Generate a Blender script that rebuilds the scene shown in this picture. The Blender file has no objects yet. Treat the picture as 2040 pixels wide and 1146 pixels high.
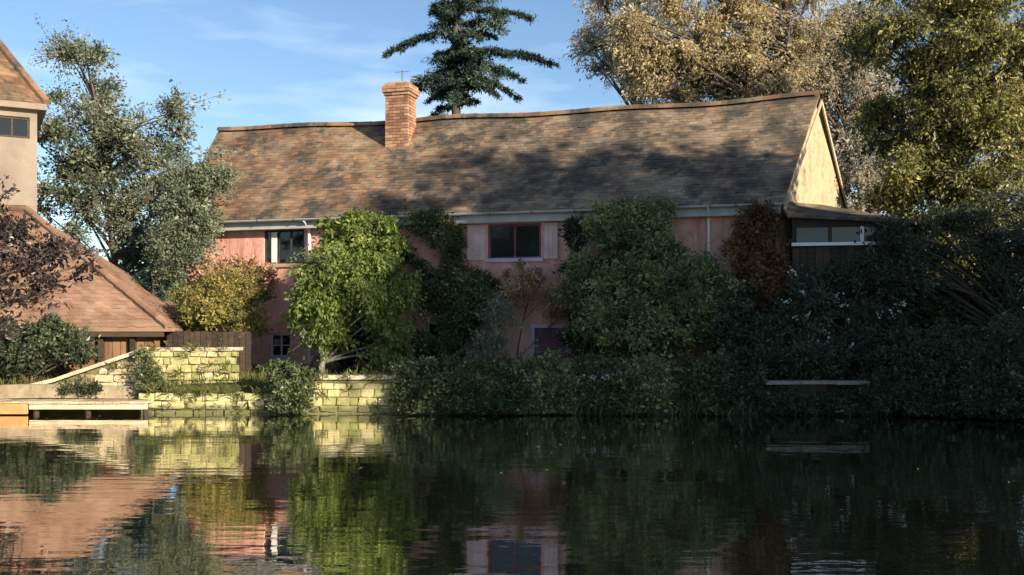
import bpy, math, random
import numpy as np
from mathutils import Vector
R = math.radians
scene = bpy.context.scene
COL = scene.collection
rng = np.random.default_rng(7)
random.seed(7)

# ------------------------------------------------------------------ camera, sky, sun
F = 2025.0                      # focal length in pixels of the 2040 px wide photograph
CAMZ = 1.7
HOR = 660.0
cam = bpy.data.cameras.new('camera')
camo = bpy.data.objects.new('camera', cam)
COL.objects.link(camo)
camo.location = (0, 0, CAMZ)
camo.rotation_euler = (R(90), 0, 0)
cam.sensor_width = 36
cam.lens = 36 * F / 2040
cam.shift_y = (HOR - 573) / 2040
cam.clip_end = 3000
scene.camera = camo

SUN_AZ, SUN_EL = 135.0, 19.0    # clockwise from +Y
world = bpy.data.worlds.new('World')
scene.world = world
world.use_nodes = True
wn, wl = world.node_tree.nodes, world.node_tree.links
sky = wn.new('ShaderNodeTexSky')
sky.sky_type = 'NISHITA'
sky.sun_disc = False
sky.sun_elevation = R(SUN_EL)
sky.sun_rotation = R(SUN_AZ)
sky.air_density = 1.0
sky.dust_density = 0.15
sky.ozone_density = 3.0
# thin high cloud streaks
tc = wn.new('ShaderNodeTexCoord')
mp = wn.new('ShaderNodeMapping'); mp.inputs['Scale'].default_value = (2.2, 2.2, 11.0)
nz = wn.new('ShaderNodeTexNoise'); nz.inputs['Scale'].default_value = 2.0; nz.inputs['Detail'].default_value = 5
rp = wn.new('ShaderNodeMapRange'); rp.inputs[1].default_value = 0.50; rp.inputs[2].default_value = 0.80; rp.inputs[4].default_value = 0.40
mx = wn.new('ShaderNodeMix'); mx.data_type = 'RGBA'
mx.inputs[7].default_value = (9.0, 9.5, 10.5, 1)
wl.new(tc.outputs['Generated'], mp.inputs[0]); wl.new(mp.outputs[0], nz.inputs['Vector'])
wl.new(nz.outputs[0], rp.inputs[0]); wl.new(rp.outputs[0], mx.inputs[0])
wl.new(sky.outputs[0], mx.inputs[6]); wl.new(mx.outputs[2], wn['Background'].inputs[0])
wn['Background'].inputs[1].default_value = 0.086

sun = bpy.data.lights.new('sun', 'SUN')
sun.energy = 5.0
sun.angle = R(0.5)
sun.color = (1.0, 0.86, 0.66)
suno = bpy.data.objects.new('sun', sun)
COL.objects.link(suno)
SV = Vector((math.sin(R(SUN_AZ)) * math.cos(R(SUN_EL)), math.cos(R(SUN_AZ)) * math.cos(R(SUN_EL)), math.sin(R(SUN_EL))))
suno.rotation_euler = SV.to_track_quat('Z', 'Y').to_euler()
suno.location = (30, -30, 30)
vs = scene.view_settings
vs.view_transform = 'Standard'
vs.look = 'None'
vs.exposure = 1.0
vs.gamma = 1.0
vs.use_curve_mapping = False
scene.render.engine = 'CYCLES'
scene.cycles.max_bounces = 6
scene.cycles.transparent_max_bounces = 8

# ------------------------------------------------------------------ helpers
def P(px, py, Y):
    """the place at distance Y that the photograph shows at px, py"""
    return Vector(((px - 1020) / F * Y, Y, CAMZ + (HOR - py) / F * Y))

def tag(o, label=None, cat=None, group=None, kind=None):
    if label: o['label'] = label
    if cat: o['category'] = cat
    if group: o['group'] = group
    if kind: o['kind'] = kind
    return o

def empty(name, loc, label, cat, group=None):
    o = bpy.data.objects.new(name, None)
    o.empty_display_size = 0.3
    COL.objects.link(o)
    o.location = loc
    tag(o, label, cat, group)
    return o

def link(name, me, parent=None, kind=None, loc=None):
    o = bpy.data.objects.new(name, me)
    COL.objects.link(o)
    if loc is not None: o.location = loc
    if parent is not None:
        o.parent = parent                         # meshes are in world space: undo the parent's place
        bpy.context.view_layer.update()
        o.matrix_parent_inverse = parent.matrix_world.inverted()
    if kind: o['kind'] = kind
    return o

def mesh_np(name, V, Q, mat, tint=None, smooth=False, T=None):
    """mesh from arrays of vertices and quads (and triangles)"""
    V = np.asarray(V, np.float32).reshape(-1, 3)
    Q = np.asarray(Q, np.int32).reshape(-1, 4)
    me = bpy.data.meshes.new(name)
    loops = Q.ravel()
    nq = len(Q)
    starts = np.arange(nq) * 4
    if T is not None and len(T):
        T = np.asarray(T, np.int32).reshape(-1, 3)
        loops = np.concatenate([loops, T.ravel()])
        starts = np.concatenate([starts, nq * 4 + np.arange(len(T)) * 3])
    me.vertices.add(len(V)); me.vertices.foreach_set('co', V.ravel())
    me.loops.add(len(loops)); me.loops.foreach_set('vertex_index', loops.astype(np.int32))
    me.polygons.add(len(starts)); me.polygons.foreach_set('loop_start', starts.astype(np.int32))
    me.update(calc_edges=True)
    me.polygons.foreach_set('use_smooth', np.full(len(starts), bool(smooth)))
    if tint is not None:
        a = me.attributes.new('tint', 'FLOAT', 'POINT')
        a.data.foreach_set('value', np.asarray(tint, np.float32))
    me.materials.append(mat)
    return me

class MB:
    def __init__(s): s.v = []; s.f = []; s.t = []
    def quad(s, a, b, c, d, t=0.5):
        n = len(s.v); s.v += [tuple(a), tuple(b), tuple(c), tuple(d)]; s.f.append((n, n+1, n+2, n+3)); s.t += [t]*4
    def poly(s, pts, t=0.5):
        n = len(s.v); s.v += [tuple(p) for p in pts]; s.f.append(tuple(range(n, n+len(pts)))); s.t += [t]*len(pts)
    def prism(s, pts, off, t=0.5):
        """a polygon pushed along off, closed"""
        n = len(s.v); k = len(pts); off = Vector(off)
        s.v += [tuple(p) for p in pts] + [tuple(Vector(p) + off) for p in pts]
        s.f.append(tuple(range(n, n+k))); s.f.append(tuple(range(n+2*k-1, n+k-1, -1)))
        for i in range(k):
            j = (i+1) % k; s.f.append((n+i, n+k+i, n+k+j, n+j))
        s.t += [t]*(2*k)
    def box(s, o, ax, ay, az, t=0.5):
        """corner o and three edge vectors"""
        o, ax, ay, az = Vector(o), Vector(ax), Vector(ay), Vector(az)
        s.prism([o, o+ax, o+ax+ay, o+ay], az, t)
    def tube(s, pts, rad, m=8, t=0.5, cap=True):
        pts = [Vector(p) for p in pts]; n0 = len(s.v)
        if not hasattr(rad, '__len__'): rad = [rad]*len(pts)
        for i, p in enumerate(pts):
            d = (pts[min(i+1, len(pts)-1)] - pts[max(i-1, 0)]).normalized()
            u = d.orthogonal().normalized() if i == 0 else (u - d*u.dot(d)).normalized()
            w = d.cross(u)
            for k in range(m):
                a = 2*math.pi*k/m
                s.v.append(tuple(p + (u*math.cos(a) + w*math.sin(a))*rad[i])); s.t.append(t)
        for i in range(len(pts)-1):
            for k in range(m):
                a = n0+i*m+k; b = n0+i*m+(k+1) % m
                s.f.append((a, b, b+m, a+m))
        if cap:
            s.f.append(tuple(n0+k for k in range(m-1, -1, -1))); e = n0+(len(pts)-1)*m
            s.f.append(tuple(e+k for k in range(m)))
    def mesh(s, name, mat, smooth=False):
        me = bpy.data.meshes.new(name)
        me.from_pydata(s.v, [], s.f); me.update()
        a = me.attributes.new('tint', 'FLOAT', 'POINT'); a.data.foreach_set('value', np.asarray(s.t, np.float32))
        me.materials.append(mat)
        if smooth: me.polygons.foreach_set('use_smooth', np.ones(len(me.polygons), bool))
        return me
    def build(s, name, mat, parent=None, kind=None, smooth=False):
        return link(name, s.mesh(name, mat, smooth), parent, kind)

# ------------------------------------------------------------------ materials
def newmat(name):
    m = bpy.data.materials.new(name); m.use_nodes = True
    nt = m.node_tree
    return m, nt.nodes, nt.links, nt.nodes['Principled BSDF']

def ramp(n, stops):
    r = n.new('ShaderNodeValToRGB')
    e = r.color_ramp.elements
    while len(e) > 2: e.remove(e[-1])
    while len(e) < len(stops): e.new(0.5)
    for el, (p, c) in zip(e, sorted(stops)): el.position = p; el.color = (*c, 1)
    return r

def leafmat(name, stops, trans=0.35, rough=0.5, clump=0.0):
    m, n, l, b = newmat(name)
    at = n.new('ShaderNodeAttribute'); at.attribute_name = 'tint'
    r = ramp(n, stops)
    l.new(at.outputs['Fac'], r.inputs[0])
    l.new(r.outputs[0], b.inputs['Base Color'])
    b.inputs['Roughness'].default_value = rough
    b.inputs['Specular IOR Level'].default_value = 0.35
    tr = n.new('ShaderNodeBsdfTranslucent'); l.new(r.outputs[0], tr.inputs[0])
    ms = n.new('ShaderNodeMixShader'); ms.inputs[0].default_value = trans
    l.new(b.outputs[0], ms.inputs[1]); l.new(tr.outputs[0], ms.inputs[2])
    l.new(ms.outputs[0], n['Material Output'].inputs[0])
    return m

def solid(name, stops, scale=4.0, rough=0.8, bump=0.0, bscale=30.0, tint=0.0, stretch=(1, 1, 1), detail=6, spec=0.3, moss=None, mossscale=1.2, mossrange=(0.5, 0.65)):
    """noise driven colour, an optional tint per piece, an optional second colour in patches, bump"""
    m, n, l, b = newmat(name)
    g = n.new('ShaderNodeNewGeometry')
    mp = n.new('ShaderNodeMapping'); mp.inputs['Scale'].default_value = stretch
    l.new(g.outputs['Position'], mp.inputs[0])
    nz = n.new('ShaderNodeTexNoise'); nz.inputs['Scale'].default_value = scale; nz.inputs['Detail'].default_value = detail
    l.new(mp.outputs[0], nz.inputs['Vector'])
    fac = nz.outputs[0]
    if tint:
        at = n.new('ShaderNodeAttribute'); at.attribute_name = 'tint'
        oi = n.new('ShaderNodeObjectInfo')
        ad = n.new('ShaderNodeMath'); ad.operation = 'ADD'; l.new(at.outputs['Fac'], ad.inputs[0]); l.new(oi.outputs['Random'], ad.inputs[1])
        fr = n.new('ShaderNodeMath'); fr.operation = 'FRACT'; l.new(ad.outputs[0], fr.inputs[0])
        mr = n.new('ShaderNodeMapRange'); mr.inputs[3].default_value = -tint; mr.inputs[4].default_value = tint
        l.new(fr.outputs[0], mr.inputs[0])
        a2 = n.new('ShaderNodeMath'); a2.operation = 'ADD'; l.new(fac, a2.inputs[0]); l.new(mr.outputs[0], a2.inputs[1])
        fac = a2.outputs[0]
    r = ramp(n, stops); l.new(fac, r.inputs[0]); colr = r.outputs[0]
    if moss:
        n2 = n.new('ShaderNodeTexNoise'); n2.inputs['Scale'].default_value = mossscale; n2.inputs['Detail'].default_value = 8
        n2.inputs['Roughness'].default_value = 0.7
        l.new(g.outputs['Position'], n2.inputs['Vector'])
        m2 = n.new('ShaderNodeMapRange'); m2.inputs[1].default_value, m2.inputs[2].default_value = mossrange
        l.new(n2.outputs[0], m2.inputs[0])
        mm = n.new('ShaderNodeMix'); mm.data_type = 'RGBA'; l.new(m2.outputs[0], mm.inputs[0]); l.new(colr, mm.inputs[6]); mm.inputs[7].default_value = (*moss, 1)
        colr = mm.outputs[2]
    l.new(colr, b.inputs['Base Color'])
    b.inputs['Roughness'].default_value = rough
    b.inputs['Specular IOR Level'].default_value = spec
    if bump:
        n3 = n.new('ShaderNodeTexNoise'); n3.inputs['Scale'].default_value = bscale; n3.inputs['Detail'].default_value = 6
        l.new(mp.outputs[0], n3.inputs['Vector'])
        bp = n.new('ShaderNodeBump'); bp.inputs['Strength'].default_value = bump; bp.inputs['Distance'].default_value = 0.02
        l.new(n3.outputs[0], bp.inputs['Height']); l.new(bp.outputs[0], b.inputs['Normal'])
    return m

M = {}
M['roof_tile'] = solid('weathered_clay_tile', [(0.25, (.06, .047, .040)), (0.42, (.145, .106, .077)), (0.56, (.22, .163, .113)), (0.75, (.32, .25, .17))], 1.1, 0.95, 0.3, 60, 0.10,
                       moss=(.062, .058, .050), mossscale=1.0, mossrange=(0.47, 0.60), spec=.12)
M['orange_tile'] = solid('orange_clay_tile', [(0.25, (.11, .066, .044)), (0.45, (.20, .118, .074)), (0.6, (.28, .17, .10)), (0.85, (.34, .24, .15))], 1.1, 0.95, 0.3, 60, 0.11,
                         moss=(.08, .070, .052), mossscale=1.0, mossrange=(0.49, 0.63), spec=.12)
M['shed_tile'] = solid('pinkish_clay_tile', [(0.2, (.14, .075, .05)), (0.5, (.25, .145, .095)), (0.8, (.33, .21, .145))], 1.2, 0.9, 0.3, 60, 0.15,
                       moss=(.18, .145, .09), mossscale=0.8, mossrange=(0.55, 0.75))
M['brick'] = solid('chimney_brick', [(0.2, (.20, .10, .065)), (0.5, (.35, .19, .115)), (0.8, (.45, .29, .19))], 3, 0.9, 0.4, 60, 0.25)
M['mortar'] = solid('mortar', [(0.3, (.30, .25, .19)), (0.7, (.42, .37, .30))], 6, 0.95, 0.4, 60)
M['pink_wall'] = solid('pink_limewash', [(0.25, (.46, .205, .165)), (0.5, (.64, .325, .265)), (0.75, (.72, .43, .35))], 1.6, 0.92, 0.6, 14, 0,
                       moss=(.36, .225, .17), mossscale=2.4, mossrange=(0.5, 0.72), stretch=(1.6, 1.6, .35))
def stain(m, c, sc, lo, hi, amt):
    nt = m.node_tree; n, l = nt.nodes, nt.links; b = n['Principled BSDF']
    src = b.inputs['Base Color'].links[0].from_socket
    g = n.new('ShaderNodeNewGeometry'); mp = n.new('ShaderNodeMapping'); mp.inputs['Scale'].default_value = (3, 3, .5); l.new(g.outputs['Position'], mp.inputs[0])
    nz = n.new('ShaderNodeTexNoise'); nz.inputs['Scale'].default_value = sc; nz.inputs['Detail'].default_value = 8; nz.inputs['Roughness'].default_value = .7; l.new(mp.outputs[0], nz.inputs['Vector'])
    mr = n.new('ShaderNodeMapRange'); mr.inputs[1].default_value = lo; mr.inputs[2].default_value = hi; mr.inputs[4].default_value = amt; l.new(nz.outputs[0], mr.inputs[0])
    mm = n.new('ShaderNodeMix'); mm.data_type = 'RGBA'; l.new(mr.outputs[0], mm.inputs[0]); l.new(src, mm.inputs[6]); mm.inputs[7].default_value = (*c, 1); l.new(mm.outputs[2], b.inputs['Base Color'])
stain(M['pink_wall'], (.30, .13, .10), 1.0, .5, .68, .55)
stain(M['pink_wall'], (.74, .52, .42), 1.7, .56, .64, .5)
M['cream_wall'] = solid('cream_stone_render', [(0.25, (.26, .20, .12)), (0.5, (.44, .36, .23)), (0.75, (.54, .46, .32))], 2.2, 0.92, 0.8, 12, 0,
                        moss=(.20, .15, .085), mossscale=2.2, mossrange=(0.48, 0.66))
M['house_wall'] = solid('pale_render', [(0.25, (.17, .135, .105)), (0.6, (.25, .205, .165)), (0.85, (.31, .26, .215))], 1.1, 0.92, 0.5, 20,
                        moss=(.30, .25, .20), mossscale=0.7, mossrange=(0.5, 0.8))
M['white_paint'] = solid('white_paint', [(0.3, (.66, .65, .62)), (0.7, (.80, .79, .76))], 3, 0.5, 0.1, 40)
M['grey_paint'] = solid('grey_paint', [(0.3, (.30, .31, .31)), (0.7, (.42, .43, .43))], 3, 0.5, 0.1, 40)
M['lilac_paint'] = solid('lilac_paint', [(0.3, (.42, .34, .44)), (0.7, (.58, .50, .60))], 3, 0.5, 0.1, 40)
M['purple_paint'] = solid('purple_paint', [(0.3, (.13, .045, .07)), (0.7, (.22, .08, .12))], 3, 0.5, 0.1, 40)
M['shutter_paint'] = solid('faded_pink_paint', [(0.3, (.50, .34, .34)), (0.7, (.68, .50, .49))], 3, 0.6, 0.2, 40)
M['dark_wood'] = solid('dark_timber', [(0.3, (.03, .022, .016)), (0.7, (.075, .052, .036))], 4, 0.8, 0.4, 30, 0.2, (1, 1, 6))
M['brown_wood'] = solid('brown_timber', [(0.3, (.14, .075, .04)), (0.7, (.27, .155, .085))], 4, 0.8, 0.4, 30, 0.25, (5, 5, .6))
M['pale_wood'] = solid('weathered_pale_timber', [(0.3, (.38, .27, .17)), (0.7, (.58, .46, .32))], 3, 0.8, 0.4, 30, 0.25, (1, 6, 1))
M['orange_wood'] = solid('orange_timber', [(0.3, (.40, .20, .08)), (0.7, (.60, .34, .15))], 3, 0.7, 0.4, 30, 0.2, (1, 6, 1))
M['stone'] = solid('mossy_yellow_stone', [(0.15, (.17, .15, .07)), (0.45, (.37, .33, .15)), (0.8, (.56, .50, .27))], 2.5, 0.95, 0.6, 25, 0.22,
                   moss=(.20, .22, .06), mossscale=1.6, mossrange=(0.5, 0.68))
def wet_band(m, top=.16):
    nt = m.node_tree; n, l = nt.nodes, nt.links; b = n['Principled BSDF']
    src = b.inputs['Base Color'].links[0].from_socket
    g = n.new('ShaderNodeNewGeometry'); sp = n.new('ShaderNodeSeparateXYZ'); l.new(g.outputs['Position'], sp.inputs[0])
    nz = n.new('ShaderNodeTexNoise'); nz.inputs['Scale'].default_value = 2.5; l.new(g.outputs['Position'], nz.inputs['Vector'])
    ma = n.new('ShaderNodeMath'); ma.operation = 'MULTIPLY_ADD'; ma.inputs[1].default_value = -.22; l.new(nz.outputs[0], ma.inputs[0]); l.new(sp.outputs[2], ma.inputs[2])
    mr = n.new('ShaderNodeMapRange'); mr.inputs[1].default_value = top - .16; mr.inputs[2].default_value = top - .06; mr.inputs[3].default_value = .75; mr.inputs[4].default_value = 0
    l.new(ma.outputs[0], mr.inputs[0])
    mm = n.new('ShaderNodeMix'); mm.data_type = 'RGBA'; l.new(mr.outputs[0], mm.inputs[0]); l.new(src, mm.inputs[6]); mm.inputs[7].default_value = (.05, .055, .025, 1)
    l.new(mm.outputs[2], b.inputs['Base Color'])
wet_band(M['stone'])
M['sand'] = solid('sandy_path', [(0.2, (.22, .17, .10)), (0.6, (.36, .29, .19)), (0.85, (.45, .38, .26))], 5, 1.0, 0.6, 30, moss=(.13, .12, .05), mossscale=2, mossrange=(.55, .7), spec=.1)
M['buff_stone'] = solid('buff_stone', [(0.15, (.26, .20, .12)), (0.5, (.44, .36, .23)), (0.85, (.56, .48, .33))], 2.5, 0.95, 0.6, 25, 0.2,
                   moss=(.26, .25, .10), mossscale=1.6, mossrange=(0.52, 0.7))
M['earth_mortar'] = solid('earthy_mortar', [(0.3, (.10, .085, .045)), (0.7, (.20, .18, .09))], 6, 0.95, 0.4, 60)
M['ledge_stone'] = solid('grey_ledge_stone', [(0.3, (.16, .15, .12)), (0.7, (.27, .25, .20))], 4, 0.9, 0.5, 30)
M['dark_stone'] = solid('shade_dark_stone', [(0.3, (.03, .03, .02)), (0.7, (.08, .075, .05))], 4, 0.8, 0.5, 30)  # stone colour darkened to give the shade under the ledge
M['coping'] = solid('coping_stone', [(0.2, (.36, .30, .20)), (0.6, (.56, .49, .35))], 3, 0.9, 0.5, 25, 0.15)
M['soil'] = solid('grassy_earth', [(0.3, (.045, .04, .02)), (0.5, (.07, .075, .025)), (0.75, (.12, .11, .045))], 1.5, 1.0, 0.8, 12, spec=0.1)
M['bark'] = solid('brown_bark', [(0.3, (.05, .04, .03)), (0.7, (.13, .105, .08))], 6, 0.95, 0.8, 20, stretch=(3, 3, .6))
M['pale_bark'] = solid('pale_grey_bark', [(0.3, (.24, .21, .17)), (0.7, (.42, .38, .32))], 6, 0.95, 0.8, 20, stretch=(3, 3, .6))
M['bluegrey_bark'] = solid('silvery_bark', [(0.3, (.22, .21, .22)), (0.7, (.36, .35, .37))], 6, 0.95, 0.8, 20, stretch=(3, 3, .6))
M['iron'] = solid('dark_iron', [(0.3, (.02, .02, .02)), (0.7, (.05, .045, .04))], 5, 0.6, 0.2, 40)
M['curtain'] = solid('curtain', [(0.3, (.62, .60, .56)), (0.7, (.78, .76, .72))], 3, 0.9)

def glassmat(name, c=(.012, .014, .016), rough=0.05):
    m, n, l, b = newmat(name)
    b.inputs['Base Color'].default_value = (*c, 1); b.inputs['Roughness'].default_value = rough
    b.inputs['Specular IOR Level'].default_value = 0.5
    nz = n.new('ShaderNodeTexNoise'); nz.inputs['Scale'].default_value = 1.5
    g = n.new('ShaderNodeNewGeometry'); l.new(g.outputs['Position'], nz.inputs['Vector'])
    bp = n.new('ShaderNodeBump'); bp.inputs['Strength'].default_value = 0.06; bp.inputs['Distance'].default_value = 0.05
    l.new(nz.outputs[0], bp.inputs['Height']); l.new(bp.outputs[0], b.inputs['Normal'])
    return m
M['glass'] = glassmat('dark_window_glass')
def clearmat():
    m, n, l, b = newmat('clear_window_glass')
    gl = n.new('ShaderNodeBsdfGlossy'); gl.inputs['Roughness'].default_value = 0.03
    tr = n.new('ShaderNodeBsdfTransparent'); tr.inputs[0].default_value = (.8, .83, .82, 1)
    fr = n.new('ShaderNodeFresnel'); fr.inputs[0].default_value = 1.5
    ms = n.new('ShaderNodeMixShader')
    l.new(fr.outputs[0], ms.inputs[0]); l.new(tr.outputs[0], ms.inputs[1]); l.new(gl.outputs[0], ms.inputs[2])
    l.new(ms.outputs[0], n['Material Output'].inputs[0])
    return m
M['clear_glass'] = clearmat()

def watermat():
    m, n, l, b = newmat('pond_water')
    b.inputs['Base Color'].default_value = (.010, .013, .008, 1)
    b.inputs['Roughness'].default_value = 0.02
    b.inputs['IOR'].default_value = 1.6
    g = n.new('ShaderNodeNewGeometry')
    h = None
    for sc, (a, bb), amp in ((1.0, (.55, 1.5), 1.0), (1.0, (1.6, 5.5), .34), (1.0, (9, 14), .045)):
        mp = n.new('ShaderNodeMapping'); mp.inputs['Scale'].default_value = (a, bb, 1)
        mp.inputs['Rotation'].default_value = (0, 0, R(4))
        l.new(g.outputs['Position'], mp.inputs[0])
        nz = n.new('ShaderNodeTexNoise'); nz.inputs['Scale'].default_value = sc; nz.inputs['Detail'].default_value = 2
        l.new(mp.outputs[0], nz.inputs['Vector'])
        mu = n.new('ShaderNodeMath'); mu.operation = 'MULTIPLY'; mu.inputs[1].default_value = amp
        l.new(nz.outputs[0], mu.inputs[0])
        if h is None: h = mu.outputs[0]
        else:
            ad = n.new('ShaderNodeMath'); ad.operation = 'ADD'; l.new(h, ad.inputs[0]); l.new(mu.outputs[0], ad.inputs[1]); h = ad.outputs[0]
    bp = n.new('ShaderNodeBump'); bp.inputs['Strength'].default_value = 1.0; bp.inputs['Distance'].default_value = 0.0055
    l.new(h, bp.inputs['Height']); l.new(bp.outputs[0], b.inputs['Normal'])
    gl = n.new('ShaderNodeBsdfGlossy'); gl.inputs['Roughness'].default_value = 0.02; gl.inputs[0].default_value = (.93, .92, .88, 1)
    l.new(bp.outputs[0], gl.inputs['Normal'])
    ms = n.new('ShaderNodeMixShader'); ms.inputs[0].default_value = 0.74
    l.new(b.outputs[0], ms.inputs[1]); l.new(gl.outputs[0], ms.inputs[2]); l.new(ms.outputs[0], n['Material Output'].inputs[0])
    return m
M['water'] = watermat()

M['grass'] = leafmat('grass_blades', [(0.0, (.05, .06, .015)), (0.5, (.11, .12, .03)), (1.0, (.26, .24, .09))])
M['lf_left'] = leafmat('grey_green_leaves', [(0.0, (.045, .062, .038)), (0.4, (.12, .155, .088)), (0.75, (.22, .25, .165)), (0.92, (.31, .29, .20)), (1.0, (.42, .42, .36))], .3, .55)
M['lf_conifer'] = leafmat('blue_green_needles', [(0.0, (0.016, 0.031, 0.026)), (0.5, (0.039, 0.072, 0.055)), (0.85, (0.085, 0.130, 0.085)), (1.0, (0.169, 0.195, 0.098))], .1, .5)
M['lf_yellow'] = leafmat('autumn_yellow_leaves', [(0.0, (.26, .23, .14)), (0.4, (.50, .41, .22)), (0.7, (.66, .53, .28)), (1.0, (.68, .64, .50))], .5)
M['lf_greyyellow'] = leafmat('thin_grey_gold_leaves', [(0.0, (.20, .20, .15)), (0.4, (.40, .36, .27)), (0.7, (.55, .48, .36)), (1.0, (.66, .62, .58))], .5)
M['lf_olive'] = leafmat('olive_leaves', [(0.0, (0.045, 0.053, 0.020)), (0.4, (0.203, 0.203, 0.061)), (0.75, (0.385, 0.354, 0.112)), (1.0, (0.648, 0.567, 0.263))], .4)
M['lf_dark'] = leafmat('dark_evergreen_leaves', [(0.0, (0.019, 0.027, 0.015)), (0.5, (0.046, 0.061, 0.030)), (0.85, (0.085, 0.104, 0.053)), (1.0, (0.190, 0.209, 0.133))], .15, .4)
M['lf_bright'] = leafmat('bright_green_leaves', [(0.0, (.07, .105, .02)), (0.4, (.18, .245, .055)), (0.75, (.30, .36, .09)), (1.0, (.46, .48, .18))], .48)
M['lf_mid'] = leafmat('mid_green_leaves', [(0.0, (.05, .062, .024)), (0.4, (.15, .18, .06)), (0.75, (.28, .30, .11)), (1.0, (.46, .46, .24))], .3)
M['lf_orange'] = leafmat('orange_autumn_leaves', [(0.0, (.20, .12, .06)), (0.4, (.42, .27, .14)), (0.75, (.60, .40, .24)), (1.0, (.66, .52, .38))], .35)
M['lf_gold'] = leafmat('gold_olive_leaves', [(0.0, (0.084, 0.084, 0.024)), (0.4, (0.216, 0.204, 0.054)), (0.75, (0.360, 0.300, 0.084)), (1.0, (0.504, 0.360, 0.144))], .35)
M['lf_red'] = leafmat('red_creeper_leaves', [(0.0, (.06, .035, .018)), (0.4, (.15, .075, .038)), (0.7, (.26, .12, .06)), (0.85, (.22, .18, .07)), (1.0, (.34, .24, .13))], .35)
M['lf_purple'] = leafmat('dark_purple_leaves', [(0.0, (.014, .010, .010)), (0.5, (.03, .020, .019)), (0.85, (.05, .036, .034)), (1.0, (.12, .10, .10))], .12, .35)
M['lf_pale'] = leafmat('pale_sage_leaves', [(0.0, (.07, .085, .05)), (0.4, (.18, .19, .12)), (0.75, (.30, .31, .21)), (1.0, (.45, .45, .34))], .3)
M['lf_ivy'] = leafmat('ivy_leaves', [(0.0, (0.030, 0.041, 0.019)), (0.5, (0.073, 0.095, 0.041)), (0.85, (0.136, 0.163, 0.063)), (1.0, (0.274, 0.292, 0.146))], .2, .35)
M['petal'] = leafmat('white_petals', [(0.0, (.55, .55, .52)), (1.0, (.80, .80, .78))], .3)
M['teal'] = leafmat('teal_leaves', [(0.0, (.008, .025, .022)), (0.5, (.02, .06, .05)), (1.0, (.05, .11, .09))], .15, .4)

# ------------------------------------------------------------------ plant builders
def unit(a): return a / np.maximum(np.linalg.norm(a, axis=-1, keepdims=True), 1e-9)

def tubes_np(paths, radii, m=5):
    """paths N,K,3 and radii N,K -> vertices and quads"""
    paths = np.asarray(paths, float); N, K, _ = paths.shape
    t = np.empty_like(paths)
    t[:, 1:-1] = paths[:, 2:] - paths[:, :-2]; t[:, 0] = paths[:, 1] - paths[:, 0]; t[:, -1] = paths[:, -1] - paths[:, -2]
    t = unit(t)
    ref = np.where(np.abs(t[:, :1, 2:3]) > 0.8, np.array([1., .2, 0]), np.array([.1, .1, 1.]))
    u = unit(np.cross(t, np.broadcast_to(ref, t.shape))); w = np.cross(t, u)
    a = np.arange(m) * 2 * np.pi / m
    V = paths[:, :, None] + radii[:, :, None, None] * (u[:, :, None] * np.cos(a)[:, None] + w[:, :, None] * np.sin(a)[:, None])
    idx = np.arange(N * K * m).reshape(N, K, m)
    a0 = idx[:, :-1]; b0 = np.roll(a0, -1, 2); a1 = idx[:, 1:]; b1 = np.roll(a1, -1, 2)
    Q = np.stack([a0, b0, b1, a1], -1).reshape(-1, 4)
    return V.reshape(-1, 3), Q

def leaf_np(C, D, size, aspect, up=0.0, fold=0.25):
    """a folded kite at each place in C pointing along D"""
    n = len(C)
    D = unit(D)
    N = rng.normal(size=(n, 3)); N[:, 2] = N[:, 2] * .6 + up * 2
    S = unit(np.cross(D, N)); Nn = np.cross(S, D)
    if np.ndim(size): size = size[:, None]
    L = size * (.5 + 1.1 * rng.uniform(0, 1, (n, 1)) ** 1.6); W = L * aspect
    tip = C + D * L
    mid = C + D * L * .45
    V = np.stack([C, mid + S * W * .5 + Nn * W * fold, tip, mid - S * W * .5 + Nn * W * fold], 1)
    Q = np.arange(n * 4).reshape(n, 4)
    return V.reshape(-1, 3), Q

def clumps_in(ells, n):
    """clump centres spread through ellipsoids (centre, radii, weight), more of them near the surface"""
    out = []
    wsum = sum(e[2] for e in ells)
    for c, r, w in ells:
        k = max(1, int(round(n * w / wsum)))
        d = unit(rng.normal(size=(k, 3)))
        rad = rng.uniform(.15, 1, k) ** .5
        out.append(np.asarray(c, float) + d * rad[:, None] * np.asarray(r, float))
    return np.concatenate(out)

def E(px, py, Y, rpx, rpy, ry=None, w=1.0):
    c = P(px, py, Y); s = Y / F
    return (tuple(c), (rpx * s, (ry if ry is not None else rpx * s), rpy * s), w)

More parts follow.
